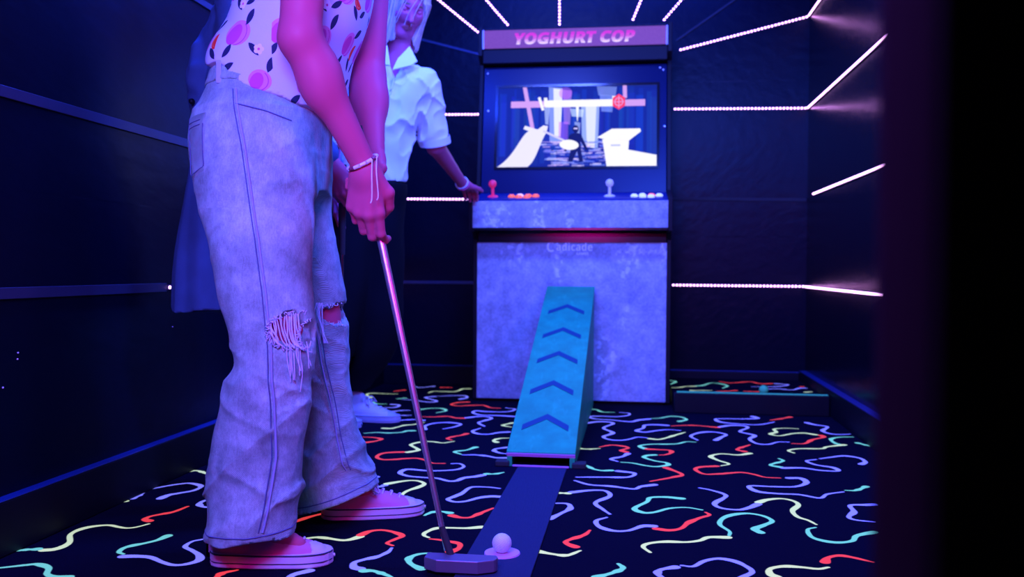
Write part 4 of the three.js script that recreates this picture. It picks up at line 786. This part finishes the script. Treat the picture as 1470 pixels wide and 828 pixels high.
  const blF = (x, y, z) => {
    let d = bl(x, y, z) + 0.006 * noise(x * 10 + y * 6, y * 9 - x * 8, z * 9) + 0.006 * (1 - 2 * Math.abs(noise(x * 8 + y * 9, y * 5 - x * 5, z * 8 + 3)));
    return Math.max(d, hemY(x, z) - y);
  };
  const print = ctex(canvas(1024, 1024, (c, w, h) => { // covers u: 0.5 m round the body, v: 0.5 m of height (0.95 .. 1.45)
    c.fillStyle = '#d2dcec'; c.fillRect(0, 0, w, h);
    const X = (px) => px, leaf = (x, y, a, s) => { c.save(); c.translate(x, y); c.rotate(a); c.fillStyle = '#14204e'; c.beginPath(); c.moveTo(0, 0); c.bezierCurveTo(s * 0.3, -s * 0.34, s * 0.8, -s * 0.26, s, 0); c.bezierCurveTo(s * 0.7, s * 0.2, s * 0.3, s * 0.22, 0, 0); c.fill(); c.restore(); };
    const peach = (x, y, r) => { c.fillStyle = '#e58ac6'; c.beginPath(); c.ellipse(x, y, r, r * 0.94, 0.3, 0, 7); c.fill(); c.fillStyle = '#d84fa8'; c.beginPath(); c.ellipse(x - r * 0.3, y + r * 0.1, r * 0.55, r * 0.8, 0.4, 0, 7); c.fill(); c.strokeStyle = '#c23a96'; c.lineWidth = 4; c.beginPath(); c.arc(x - r * 0.2, y, r * 0.9, -0.8, 1.6); c.stroke(); };
    const slice = (x, y, a) => { c.save(); c.translate(x, y); c.rotate(a); c.fillStyle = '#ff3322'; c.beginPath(); c.arc(0, 0, 44, 0, Math.PI); c.quadraticCurveTo(-20, 22, -44, 0); c.fill(); c.strokeStyle = '#ff8a70'; c.lineWidth = 4; c.beginPath(); c.arc(0, 2, 30, 0.4, 2.6); c.stroke(); c.restore(); };
    const blossom = (x, y) => { c.fillStyle = '#f6ecf8'; for (let i = 0; i < 5; i++) { c.beginPath(); c.arc(x + 16 * Math.cos(i * 1.257), y + 16 * Math.sin(i * 1.257), 13, 0, 7); c.fill(); } c.fillStyle = '#e05aa0'; c.beginPath(); c.arc(x, y, 7, 0, 7); c.fill(); };
    for (let j = 0; j < 4; j++) for (let i = 0; i < 4; i++) {
      const x = i * 256 + (j % 2) * 128 + 60, y = j * 256 + 90;
      peach(x, y, 58 + 8 * ((i + j) % 3)); leaf(x + 40, y - 40, -0.6 - 0.5 * (i % 2), 96); leaf(x - 30, y + 60, 2.2 + 0.4 * (j % 2), 84); leaf(x + 70, y + 60, 0.9, 90);
      if ((i + 2 * j) % 3 === 0) slice(x + 120, y + 30, -0.4 + i); if ((i + j) % 2) blossom(x + 128, y + 96);
      if ((i * 3 + j) % 4 === 1) slice(x + 20, y + 130, 0.6);
    }
  }));
  mesh('blouse', net(blF, [-0.97, 0.92, -2.16], [-0.52, 1.5, -1.74], 0.0066, (x, y, z) => [(Math.atan2(x + 0.74, z + 1.95)) * 0.17 / 0.4, (y - 0.95) / 0.4]), mat([1, 1, 1], 0.8, { map: print, bumpMap: cloth, bumpScale: 0.0005, side: THREE.DoubleSide }), P1);

  // body
  const nSh = [-0.655, 1.405, -1.775], nEl = [-0.662, 1.085, -1.742], nWr = [-0.557, 0.839, -1.84], fSh = [-0.63, 1.4, -2.115], fEl = [-0.628, 1.078, -2.09], fWr = [-0.582, 0.884, -1.985];
  const torso = rings([[0.9, -0.82, -1.95, 0.105, 0.15], [1.0, -0.8, -1.95, 0.1, 0.135], [1.1, -0.775, -1.95, 0.1, 0.13], [1.23, -0.728, -1.95, 0.11, 0.138], [1.34, -0.69, -1.95, 0.1, 0.15], [1.42, -0.66, -1.95, 0.07, 0.12], [1.45, -0.65, -1.95, 0.055, 0.08]]);
  const bodyF = (x, y, z) => {
    let d = torso(x, y, z);
    for (const [a, b, c] of [[nSh, nEl, nWr], [fSh, fEl, fWr]]) {
      let e = smin(cone(x, y, z, a, b, 0.052, 0.0405), cone(x, y, z, b, c, 0.0415, 0.0265), 0.02);
      const m = [b[0] * 0.7 + c[0] * 0.3, b[1] * 0.7 + c[1] * 0.3, b[2] * 0.7 + c[2] * 0.3]; e = smin(e, ell(x, y, z, m, [0.042, 0.06, 0.042]), 0.03);
      d = smin(d, e, 0.03);
    }
    d = smin(d, cone(x, y, z, [-0.645, 1.42, -1.95], [-0.555, 1.53, -1.95], 0.056, 0.05), 0.04);
    for (const [h, k, a, ft] of [[[-0.82, 0.9, -1.87], [-0.738, 0.5, -1.815], [-0.79, 0.08, -1.815], [-0.7, 0.04, -1.833]], [[-0.82, 0.9, -2.04], [-0.76, 0.51, -2.105], [-0.725, 0.08, -2.19], [-0.63, 0.04, -2.224]]]) {
      d = smin(d, smin(cone(x, y, z, h, k, 0.08, 0.055), cone(x, y, z, k, a, 0.053, 0.03), 0.03), 0.03);
      d = smin(d, cone(x, y, z, a, ft, 0.026, 0.02), 0.02);
    }
    return d;
  };
  const skin = [net(bodyF, [-1.0, 0.0, -2.27], [-0.42, 1.62, -1.66], 0.0105, null, skinTint)];
  // right hand (towards the camera), closed round the grip; left hand above it
  const curl = [[0.3, 0.75, 0.6], [0.45, 1.0, 0.7], [0.55, 1.1, 0.8], [0.62, 1.15, 0.8]];
  skin.push(handPlace(handGeo(curl, [[0.04, -0.045, -0.016], [0.036, -0.072, -0.03], [0.02, -0.092, -0.034]], 1.12), nWr, [-0.05, -1, -0.1], [-0.12, 0.05, 1]));
  skin.push(handPlace(handGeo(curl, [[0.04, -0.045, -0.016], [0.036, -0.072, -0.03], [0.02, -0.092, -0.034]], 0.96).scale(-1, 1, 1), fWr, [-0.06, -1, 0.32], [0.3, 0.0, -1]));
  skin[2].index.array.reverse();
  const hd = addHead(P1, [-0.5, 1.62, -1.95], [0, 1.35, 0.0], [0.3, 0.16, 0.08], skin);
  mesh('body', mergeKeep(skin), M.skin, P1);
  const pink = { upper: [0.72, 0.2, 0.4], sole: [0.76, 0.6, 0.76], stripe: [0.03, 0.025, 0.08], toe: [0.74, 0.62, 0.78], lace: [0.72, 0.6, 0.75], stripe2: [0.6, 0.2, 0.4] };
  sneaker(P1, [-0.766, 0, -1.832], 0.17, pink); sneaker(P1, [-0.658, 0, -2.222], 0.34, pink);
  // bracelet of beads and two dangling cords
  const br = part('bracelet', P1), D = V(0.02, -1, -0.08).normalize(), c = V(...nWr).addScaledVector(V(...nEl).sub(V(...nWr)).normalize(), 0.012), white = mat([0.85, 0.83, 0.9], 0.35), dk = mat([0.25, 0.03, 0.1], 0.4);
  const up = V(...nEl).sub(c).normalize(), e1 = V(0, 0, 1).addScaledVector(up, -up.z).normalize(), e2 = up.clone().cross(e1);
  for (let i = 0; i < 14; i++) { const a = i / 14 * 6.2832, w = c.clone().addScaledVector(e1, Math.cos(a) * 0.0325).addScaledVector(e2, Math.sin(a) * 0.0325), a2 = a + 0.4, w2 = c.clone().addScaledVector(e1, Math.cos(a2) * 0.0325).addScaledVector(e2, Math.sin(a2) * 0.0325); mesh('bead', cyl(w.toArray(), w2.toArray(), 0.0042, 0.0042, 8), i % 5 === 2 ? dk : white, br); }
  for (const s of [0, 1]) { const w = c.clone().addScaledVector(e2, 0.026 + 0.009 * s).addScaledVector(e1, 0.024 - 0.01 * s); mesh('cord', tube([w.toArray(), [w.x + 0.003, w.y - 0.03, w.z + 0.012], [w.x + 0.002 + 0.004 * s, w.y - 0.085, w.z + 0.01], [w.x + 0.004 * s, w.y - 0.09, w.z + 0.011]], 0.0014, 20, 5), white, br); }
}
// the putter she holds
{
  const top = [-0.574, 0.852, -1.895], low = [-0.382, 0.039, -1.85];
  const t = thing('golf_putter', 'shiny steel putter held over the putting lane by the person in ripped jeans', 'golf club');
  const at = k => top.map((v, i) => v + (low[i] - v) * k);
  mesh('grip', cyl(at(-0.1), at(0.19), 0.0115, 0.0095, 18), M.rubber, t);
  const gs = []; for (let i = 0; i < 12; i++) gs.push(cyl(at(0.19 + i * 0.0675), at(0.19 + (i + 1) * 0.0675), 0.0088 - i * 0.00026, 0.00865 - i * 0.00026, 18));
  mesh('shaft', merge(gs), M.steel, t);
  const rg = []; for (let i = 1; i < 12; i++) rg.push(cyl(at(0.19 + i * 0.0675 - 0.0012), at(0.19 + i * 0.0675 + 0.0012), 0.0092 - i * 0.00026, 0.0092 - i * 0.00026, 18));
  for (const g of rg) mesh('shaft_step', g, M.steel, t);
  const e = at(0.985), h = [-0.37, 0.01, -1.84];
  mesh('hosel', cyl(at(0.94), [h[0], 0.028, h[2]], 0.0068, 0.008, 14), M.rubber, t);
  const s = new THREE.Shape(); s.moveTo(-0.062, -0.014); s.lineTo(0.08, -0.014); s.quadraticCurveTo(0.09, 0, 0.08, 0.014); s.lineTo(0.05, 0.03); s.lineTo(-0.035, 0.03); s.lineTo(-0.062, 0.014); s.closePath();
  const hg = new THREE.ExtrudeGeometry(s, { depth: 0.022, bevelEnabled: true, bevelSize: 0.002, bevelThickness: 0.002, bevelSegments: 2 }); hg.rotateX(Math.PI / 2); hg.translate(h[0] + 0.012, 0.033, h[2] + 0.01);
  mesh('club_head', hg, mat([0.2, 0.17, 0.26], 0.42, { metalness: 0.5 }), t);
}

// ================ the blonde person in the white shirt
const P2 = thing('person', 'blonde person in white short-sleeved shirt leaning a hand on the arcade cabinet', 'person', [0, 0, 0]);
{
  const cz = -3.52;
  const sh = rings([[0.97, -1.035, cz, 0.135, 0.1], [1.05, -1.03, cz, 0.14, 0.104], [1.15, -1.01, cz, 0.145, 0.106], [1.25, -0.985, cz, 0.152, 0.108], [1.34, -0.965, cz, 0.155, 0.102], [1.39, -0.955, cz - 0.005, 0.14, 0.085], [1.425, -0.948, cz - 0.01, 0.1, 0.07], [1.45, -0.94, cz - 0.01, 0.062, 0.058]]);
  const sL = [-0.822, 1.372, -3.525], eL = [-0.8, 1.125, -3.62], wL = [-0.747, 1, -3.93], sR = [-1.09, 1.37, -3.53], eR = [-1.17, 1.13, -3.56], wR = [-1.16, 0.92, -3.46];
  const shirtF = (x, y, z) => {
    let d = sh(x, y, z);
    for (const [a, b] of [[sL, eL], [sR, eR]]) { const ax = V(b[0] - a[0], b[1] - a[1], b[2] - a[2]).normalize(), t = (x - a[0]) * ax.x + (y - a[1]) * ax.y + (z - a[2]) * ax.z; d = smin(d, Math.max(cone(x, y, z, a, b, 0.058, 0.06), t - 0.255), 0.03); }
    d += 0.006 * noise(x * 12, y * 8 + x * 10, z * 12) - 0.012 * Math.pow(1 - Math.abs(noise(x * 13 + y * 5, y * 7 - x * 9, z * 9 + 6)), 3) - 0.005 * Math.pow(1 - Math.abs(noise(x * 24 - y * 12, y * 14 + x * 8, z * 16 + 2)), 3) + 0.008;
    const v = Math.abs(x + 0.925) - Math.max(0, (y - 1.365)) * 0.42; // open neck
    if (z > cz + 0.01) d = Math.max(d, -Math.max(v, 1.36 - y, -(z - cz - 0.01)));
    return d;
  };
  const white = mat([0.93, 0.9, 0.92], 0.8, { bumpMap: cloth, bumpScale: 0.0005 });
  const shirt = mesh('shirt', net(shirtF, [-1.3, 0.94, -3.72], [-0.7, 1.48, -3.38], 0.0075), white, P2);
  for (const [zz, lean, ...pts] of [[cz + 0.05, 0.45, [-0.873, 1.501, -3.45], [-0.837, 1.441, -3.45], [-0.856, 1.415, -3.45], [-0.923, 1.368, -3.45], [-0.909, 1.427, -3.45]], [cz + 0.05, -0.2, [-0.993, 1.569, -3.45], [-0.956, 1.493, -3.45], [-0.928, 1.389, -3.45], [-0.967, 1.401, -3.45], [-1.012, 1.478, -3.45]]]) {
    const q = new THREE.Shape(), c = pts.reduce((s, p) => [s[0] + p[0] / 5, s[1] + p[1] / 5], [0, 0]); pts.forEach((p, i) => i ? q.lineTo(p[0] - c[0], p[1] - c[1]) : q.moveTo(p[0] - c[0], p[1] - c[1])); q.closePath();
    const g = new THREE.ExtrudeGeometry(q, { depth: 0.004, bevelEnabled: true, bevelSize: 0.002, bevelThickness: 0.0015, bevelSegments: 1 }); g.rotateY(lean); g.rotateX(-0.5); g.translate(c[0], c[1], zz + 0.035);
    mesh('collar', g, white, shirt);
  }
  mesh('placket', tube([[-0.92, 1.36, cz + 0.106], [-0.955, 1.2, cz + 0.115], [-0.985, 1.05, cz + 0.111], [-0.995, 0.98, cz + 0.107]], 0.004, 30, 5), white, shirt);
  for (let i = 0; i < 4; i++) { const g = new THREE.CylinderGeometry(0.0055, 0.0055, 0.003, 12); g.rotateX(Math.PI / 2); g.translate(-0.93 - i * 0.019, 1.32 - i * 0.09, cz + 0.117); mesh('button', g, white, shirt); }
  const cuff = (a, b, r) => { const ax = V(b[0] - a[0], b[1] - a[1], b[2] - a[2]).normalize(), m = V(...a).addScaledVector(ax, 0.243); const g = new THREE.CylinderGeometry(r, r, 0.03, 28, 1, true); g.applyQuaternion(new THREE.Quaternion().setFromUnitVectors(V(0, 1, 0), ax)); g.translate(m.x, m.y, m.z); return g; };
  mesh('sleeve_cuff', cuff(sL, eL, 0.0635), mat([0.93, 0.9, 0.92], 0.8, { side: THREE.DoubleSide }), shirt);
  const legA = rings([[0.125, -1.135, -3.605, 0.056, 0.052], [0.3, -1.04, -3.58, 0.085, 0.08], [0.6, -1.01, -3.56, 0.095, 0.085], [0.95, -1.01, -3.53, 0.1, 0.09]]);
  const legB = rings([[0.125, -1.25, -3.462, 0.056, 0.052], [0.3, -1.18, -3.48, 0.08, 0.08], [0.6, -1.12, -3.5, 0.09, 0.085], [0.95, -1.08, -3.52, 0.1, 0.09]]);
  mesh('trousers', net((x, y, z) => smin(smin(legA(x, y, z), legB(x, y, z), 0.02), ell(x, y, z, [-1.045, 0.95, cz], [0.13, 0.1, 0.1]), 0.04) + 0.006 * noise(x * 11, y * 9, z * 11), [-1.34, 0.05, -3.7], [-0.88, 1.08, -3.36], 0.011), mat([0.004, 0.004, 0.008], 0.9, { specularIntensity: 0.3 }), P2);
  const bodyF = (x, y, z) => {
    let d = ell(x, y, z, [-0.985, 1.2, cz], [0.1, 0.25, 0.06]);
    d = smin(d, cone(x, y, z, [-0.82, 1.375, cz], [-1.08, 1.375, cz], 0.035, 0.035), 0.06);
    for (const [a, b, c] of [[sL, eL, wL], [sR, eR, wR]]) d = smin(d, smin(cone(x, y, z, a, b, 0.042, 0.036), cone(x, y, z, b, c, 0.037, 0.022), 0.02), 0.025);
    d = smin(d, cone(x, y, z, [-0.945, 1.4, cz], [-0.908, 1.54, cz + 0.015], 0.052, 0.048), 0.04);
    return d;
  };
  const skin = [net(bodyF, [-1.24, 0.85, -4.0], [-0.68, 1.6, -3.38], 0.0105, null, skinTint)];
  const flat = [[0.35, 0.4, 0.3], [0.35, 0.45, 0.3], [0.38, 0.45, 0.3], [0.4, 0.45, 0.3]];
  skin.push(handPlace(handGeo(flat, [[0.045, -0.04, -0.01], [0.062, -0.062, -0.014], [0.068, -0.085, -0.018]], 0.95).scale(-1, 1, 1), wL, [0.12, -0.12, -1], [0, 1, -0.2]));
  skin[1].index.array.reverse();
  skin.push(handPlace(handGeo(flat, [[0.045, -0.04, -0.01], [0.062, -0.062, -0.014], [0.068, -0.085, -0.018]], 0.95), wR, [0, -1, 0.1], [-1, 0, 0.3]));
  const { hair, m } = addHead(P2, [-0.89, 1.65, -3.48], [0.4, 0.58, -0.14], [0.74, 0.5, 0.48], skin);
  mesh('body', mergeKeep(skin), M.skin, P2);
  const fringe = [];
  for (const [x0, x1] of [[0.03, -0.02], [0.036, 0.004], [0.012, 0.052], [-0.03, -0.058], [-0.02, -0.05]]) fringe.push(tube([[x0, 0.13, 0.06], [x0 + (x1 - x0) * 0.4, 0.07, 0.102], [x1, -0.01, 0.108], [x1 * 1.1, -0.06, 0.098]], 0.0014, 20, 5).applyMatrix4(m));
  mesh('fringe', merge(fringe), mat([0.74, 0.5, 0.48], 0.4), hair);
  const wl = V(...wL), ax = V(...wL).sub(V(...eL)).normalize();
  for (const k of [0, 0.016]) { const g = new THREE.TorusGeometry(0.028, 0.003, 8, 24); g.applyQuaternion(new THREE.Quaternion().setFromUnitVectors(V(0, 0, 1), ax)); const q = wl.clone().addScaledVector(ax, k - 0.012); g.translate(q.x, q.y, q.z); mesh('bracelet', g, mat(k ? [0.85, 0.12, 0.4] : [0.8, 0.8, 0.88], 0.3), P2); }
  const white2 = { upper: [0.8, 0.66, 0.8], sole: [0.6, 0.5, 0.66], stripe: [0.4, 0.4, 0.55], toe: [0.55, 0.55, 0.75], lace: [0.85, 0.85, 0.9] };
  sneaker(P2, [-1.075, 0, -3.6], -0.1, white2, true); sneaker(P2, [-1.19, 0, -3.455], -0.15, white2, true);
}

// ================ the person in denim jacket and long skirt behind the jeans
const P3 = thing('person', 'person in dark denim jacket and long skirt standing behind the ripped jeans with a club', 'person', [0, 0, 0]);
{
  const cz = -2.46, cx = -1.08;
  const jac = mat([1, 1, 1], 0.88, { vertexColors: true, bumpMap: twill, bumpScale: 0.0008 });
  const dk = (x, y, z) => { const s = 0.75 + 0.25 * fbm(x * 16, y * 14, z * 16); return [0.05 * s, 0.13 * s, 0.3 * s]; };
  const sL = [-1.03, 1.37, cz + 0.15], eL = [-1.06, 1.1, cz + 0.175], wL = [-0.804, 0.903, -2.36], sR = [-1.03, 1.37, cz - 0.15], eR = [-1.04, 1.1, cz - 0.16], wR = [-0.86, 0.93, cz - 0.02];
  const tor = rings([[0.96, -1.09, cz, 0.125, 0.155], [1.1, -1.085, cz, 0.13, 0.15], [1.25, -1.07, cz, 0.13, 0.16], [1.36, -1.05, cz, 0.11, 0.165], [1.42, -1.04, cz, 0.07, 0.1], [1.45, -1.035, cz, 0.05, 0.055]]);
  const jacF = (x, y, z) => {
    let d = tor(x, y, z); for (const [a, b, c] of [[sL, eL, wL], [sR, eR, wR]]) d = smin(d, smin(cone(x, y, z, a, b, 0.068, 0.058), cone(x, y, z, b, [b[0] * 0.12 + c[0] * 0.88, b[1] * 0.12 + c[1] * 0.88, b[2] * 0.12 + c[2] * 0.88], 0.058, 0.044), 0.02), 0.025);
    d = smin(d, ell(x, y, z, [-1.175, 1.144, -2.42], [0.05, 0.12, 0.1]), 0.05);
    return d + 0.007 * noise(x * 12, y * 14, z * 12) + 0.005 * noise(x * 26, y * 30, z * 26);
  };
  const jacket = mesh('denim_jacket', net(jacF, [-1.36, 0.9, -2.72], [-0.76, 1.5, -2.18], 0.009, null, dk), jac, P3);
  const bt = [-1.191, 1.078, -2.36]; for (let i = 0; i < 2; i++) { const g = new THREE.SphereGeometry(0.008, 12, 8); g.translate(bt[0], bt[1] + 0.02 * i, bt[2] + 0.03 - 0.02 * i); mesh('snap_button', g, M.black, jacket); }
  const sk = rings([[0.5, -1.13, cz, 0.162, 0.18], [0.64, -1.125, cz, 0.16, 0.18], [0.8, -1.11, cz, 0.15, 0.175], [0.95, -1.095, cz, 0.138, 0.165], [1.03, -1.09, cz, 0.125, 0.15]]);
  mesh('skirt', net((x, y, z) => Math.max(sk(x, y, z) + 0.01 * noise(Math.atan2(x - cx, z - cz) * 5, y * 2, 1) * smooth(1, 0.6, y), 0.506 + 0.01 * noise(x * 20, 1, z * 20) - y), [-1.34, 0.48, -2.68], [-0.92, 1.05, -2.24], 0.009, null, dk), jac, P3);
  const bodyF = (x, y, z) => {
    let d = ell(x, y, z, [-1.07, 1.2, cz], [0.09, 0.25, 0.13]);
    for (const [b, c] of [[eL, wL], [eR, wR]]) d = smin(d, cone(x, y, z, b, c, 0.036, 0.024), 0.02);
    return smin(d, cone(x, y, z, [-1.04, 1.4, cz], [-0.99, 1.54, cz], 0.052, 0.048), 0.04);
  };
  const skin = [net(bodyF, [-1.2, 0.88, -2.68], [-0.76, 1.6, -2.2], 0.0105, null, skinTint)];
  const curl = [[0.6, 1.1, 0.8], [0.65, 1.2, 0.8], [0.72, 1.2, 0.8], [0.78, 1.2, 0.8]], th = [[0.04, -0.045, -0.016], [0.036, -0.072, -0.03], [0.02, -0.092, -0.034]];
  skin.push(handPlace(handGeo(curl, th, 0.92), wL, [0.3, -1, -0.05], [-0.2, 0, 1]));
  skin.push(handPlace(handGeo(curl, th, 0.92).scale(-1, 1, 1), wR, [0.5, -1, 0.15], [0.2, 0, -1])); skin[2].index.array.reverse();
  addHead(P3, [-0.97, 1.64, cz], [0, 1.4, 0], [0.12, 0.07, 0.05], skin);
  mesh('body', mergeKeep(skin), M.skin, P3);
  const legs = (x, y, z) => { let d = 9; for (const s of [-1, 1]) d = Math.min(d, smin(cone(x, y, z, [-1.09, 0.7, cz + s * 0.06], [-1.02, 0.45, cz + s * 0.06], 0.07, 0.052), cone(x, y, z, [-1.02, 0.45, cz + s * 0.06], [-1.02, 0.07, cz + s * 0.065], 0.052, 0.034), 0.03)); return d; };
  mesh('leggings', net(legs, [-1.2, 0.02, -2.65], [-0.9, 0.75, -2.25], 0.009), mat([0.012, 0.012, 0.018], 0.9), P3);
  const bk = { upper: [0.02, 0.02, 0.03], sole: [0.05, 0.05, 0.07], stripe: [0.01, 0.01, 0.02], toe: [0.03, 0.03, 0.04], lace: [0.03, 0.03, 0.04] };
  sneaker(P3, [-0.985, 0, cz + 0.065], 0.0, bk); sneaker(P3, [-0.985, 0, cz - 0.065], 0.0, bk);
}
{
  const t = thing('golf_putter', 'dark thin club held by the person in the denim jacket', 'golf club');
  const a = [-0.79, 0.911, -2.4], b = [-0.793, 0.58, -2.4], k = (a[1] - 0.03) / (a[1] - b[1]), e = [a[0] + (b[0] - a[0]) * k, 0.03, a[2]];
  mesh('grip', cyl(a, [a[0] + (e[0] - a[0]) * 0.28, a[1] + (e[1] - a[1]) * 0.28, a[2]], 0.011, 0.009, 14), M.rubber, t);
  mesh('shaft', cyl([a[0] + (e[0] - a[0]) * 0.28, a[1] + (e[1] - a[1]) * 0.28, a[2]], e, 0.006, 0.005, 12), M.darkSteel, t);
  mesh('club_head', rbox(e[0] - 0.05, e[0] + 0.05, 0.004, 0.03, e[2] - 0.018, e[2] + 0.018, 0.005), M.darkSteel, t);
}


// ---------------------------------------------------------------- curtain beside the doorway
{
  const t = thing('door_curtain', 'dark heavy curtain with soft folds hanging at the doorway', 'curtain');
  const s = new THREE.Shape(), N = 120, pts = [];
  for (let i = 0; i <= N; i++) { const u = i / N, x = 0.0985 + u * 0.7; pts.push([x, -0.40 + 0.022 * Math.sin(u * 34 + 0.6) + 0.01 * Math.sin(u * 77)]); }
  pts.forEach(([x, z], i) => i ? s.lineTo(x, -z) : s.moveTo(x, -z));
  for (let i = N; i >= 0; i--) s.lineTo(pts[i][0] + 0.001, -(pts[i][1] + 0.006));
  const g = new THREE.ExtrudeGeometry(s, { depth: 2.18, steps: 1, bevelEnabled: false }); g.rotateX(-Math.PI / 2); g.translate(0, 0.012, 0);
  mesh('drape', g, mat([0.01, 0.006, 0.012], 0.95, { specularIntensity: 0.2 }), t);
  mesh('rail', cyl([XL + 0.01, 2.21, -0.4], [XR - 0.01, 2.21, -0.4], 0.012), M.darkSteel, t);
}
renderer.render(scene, camera);
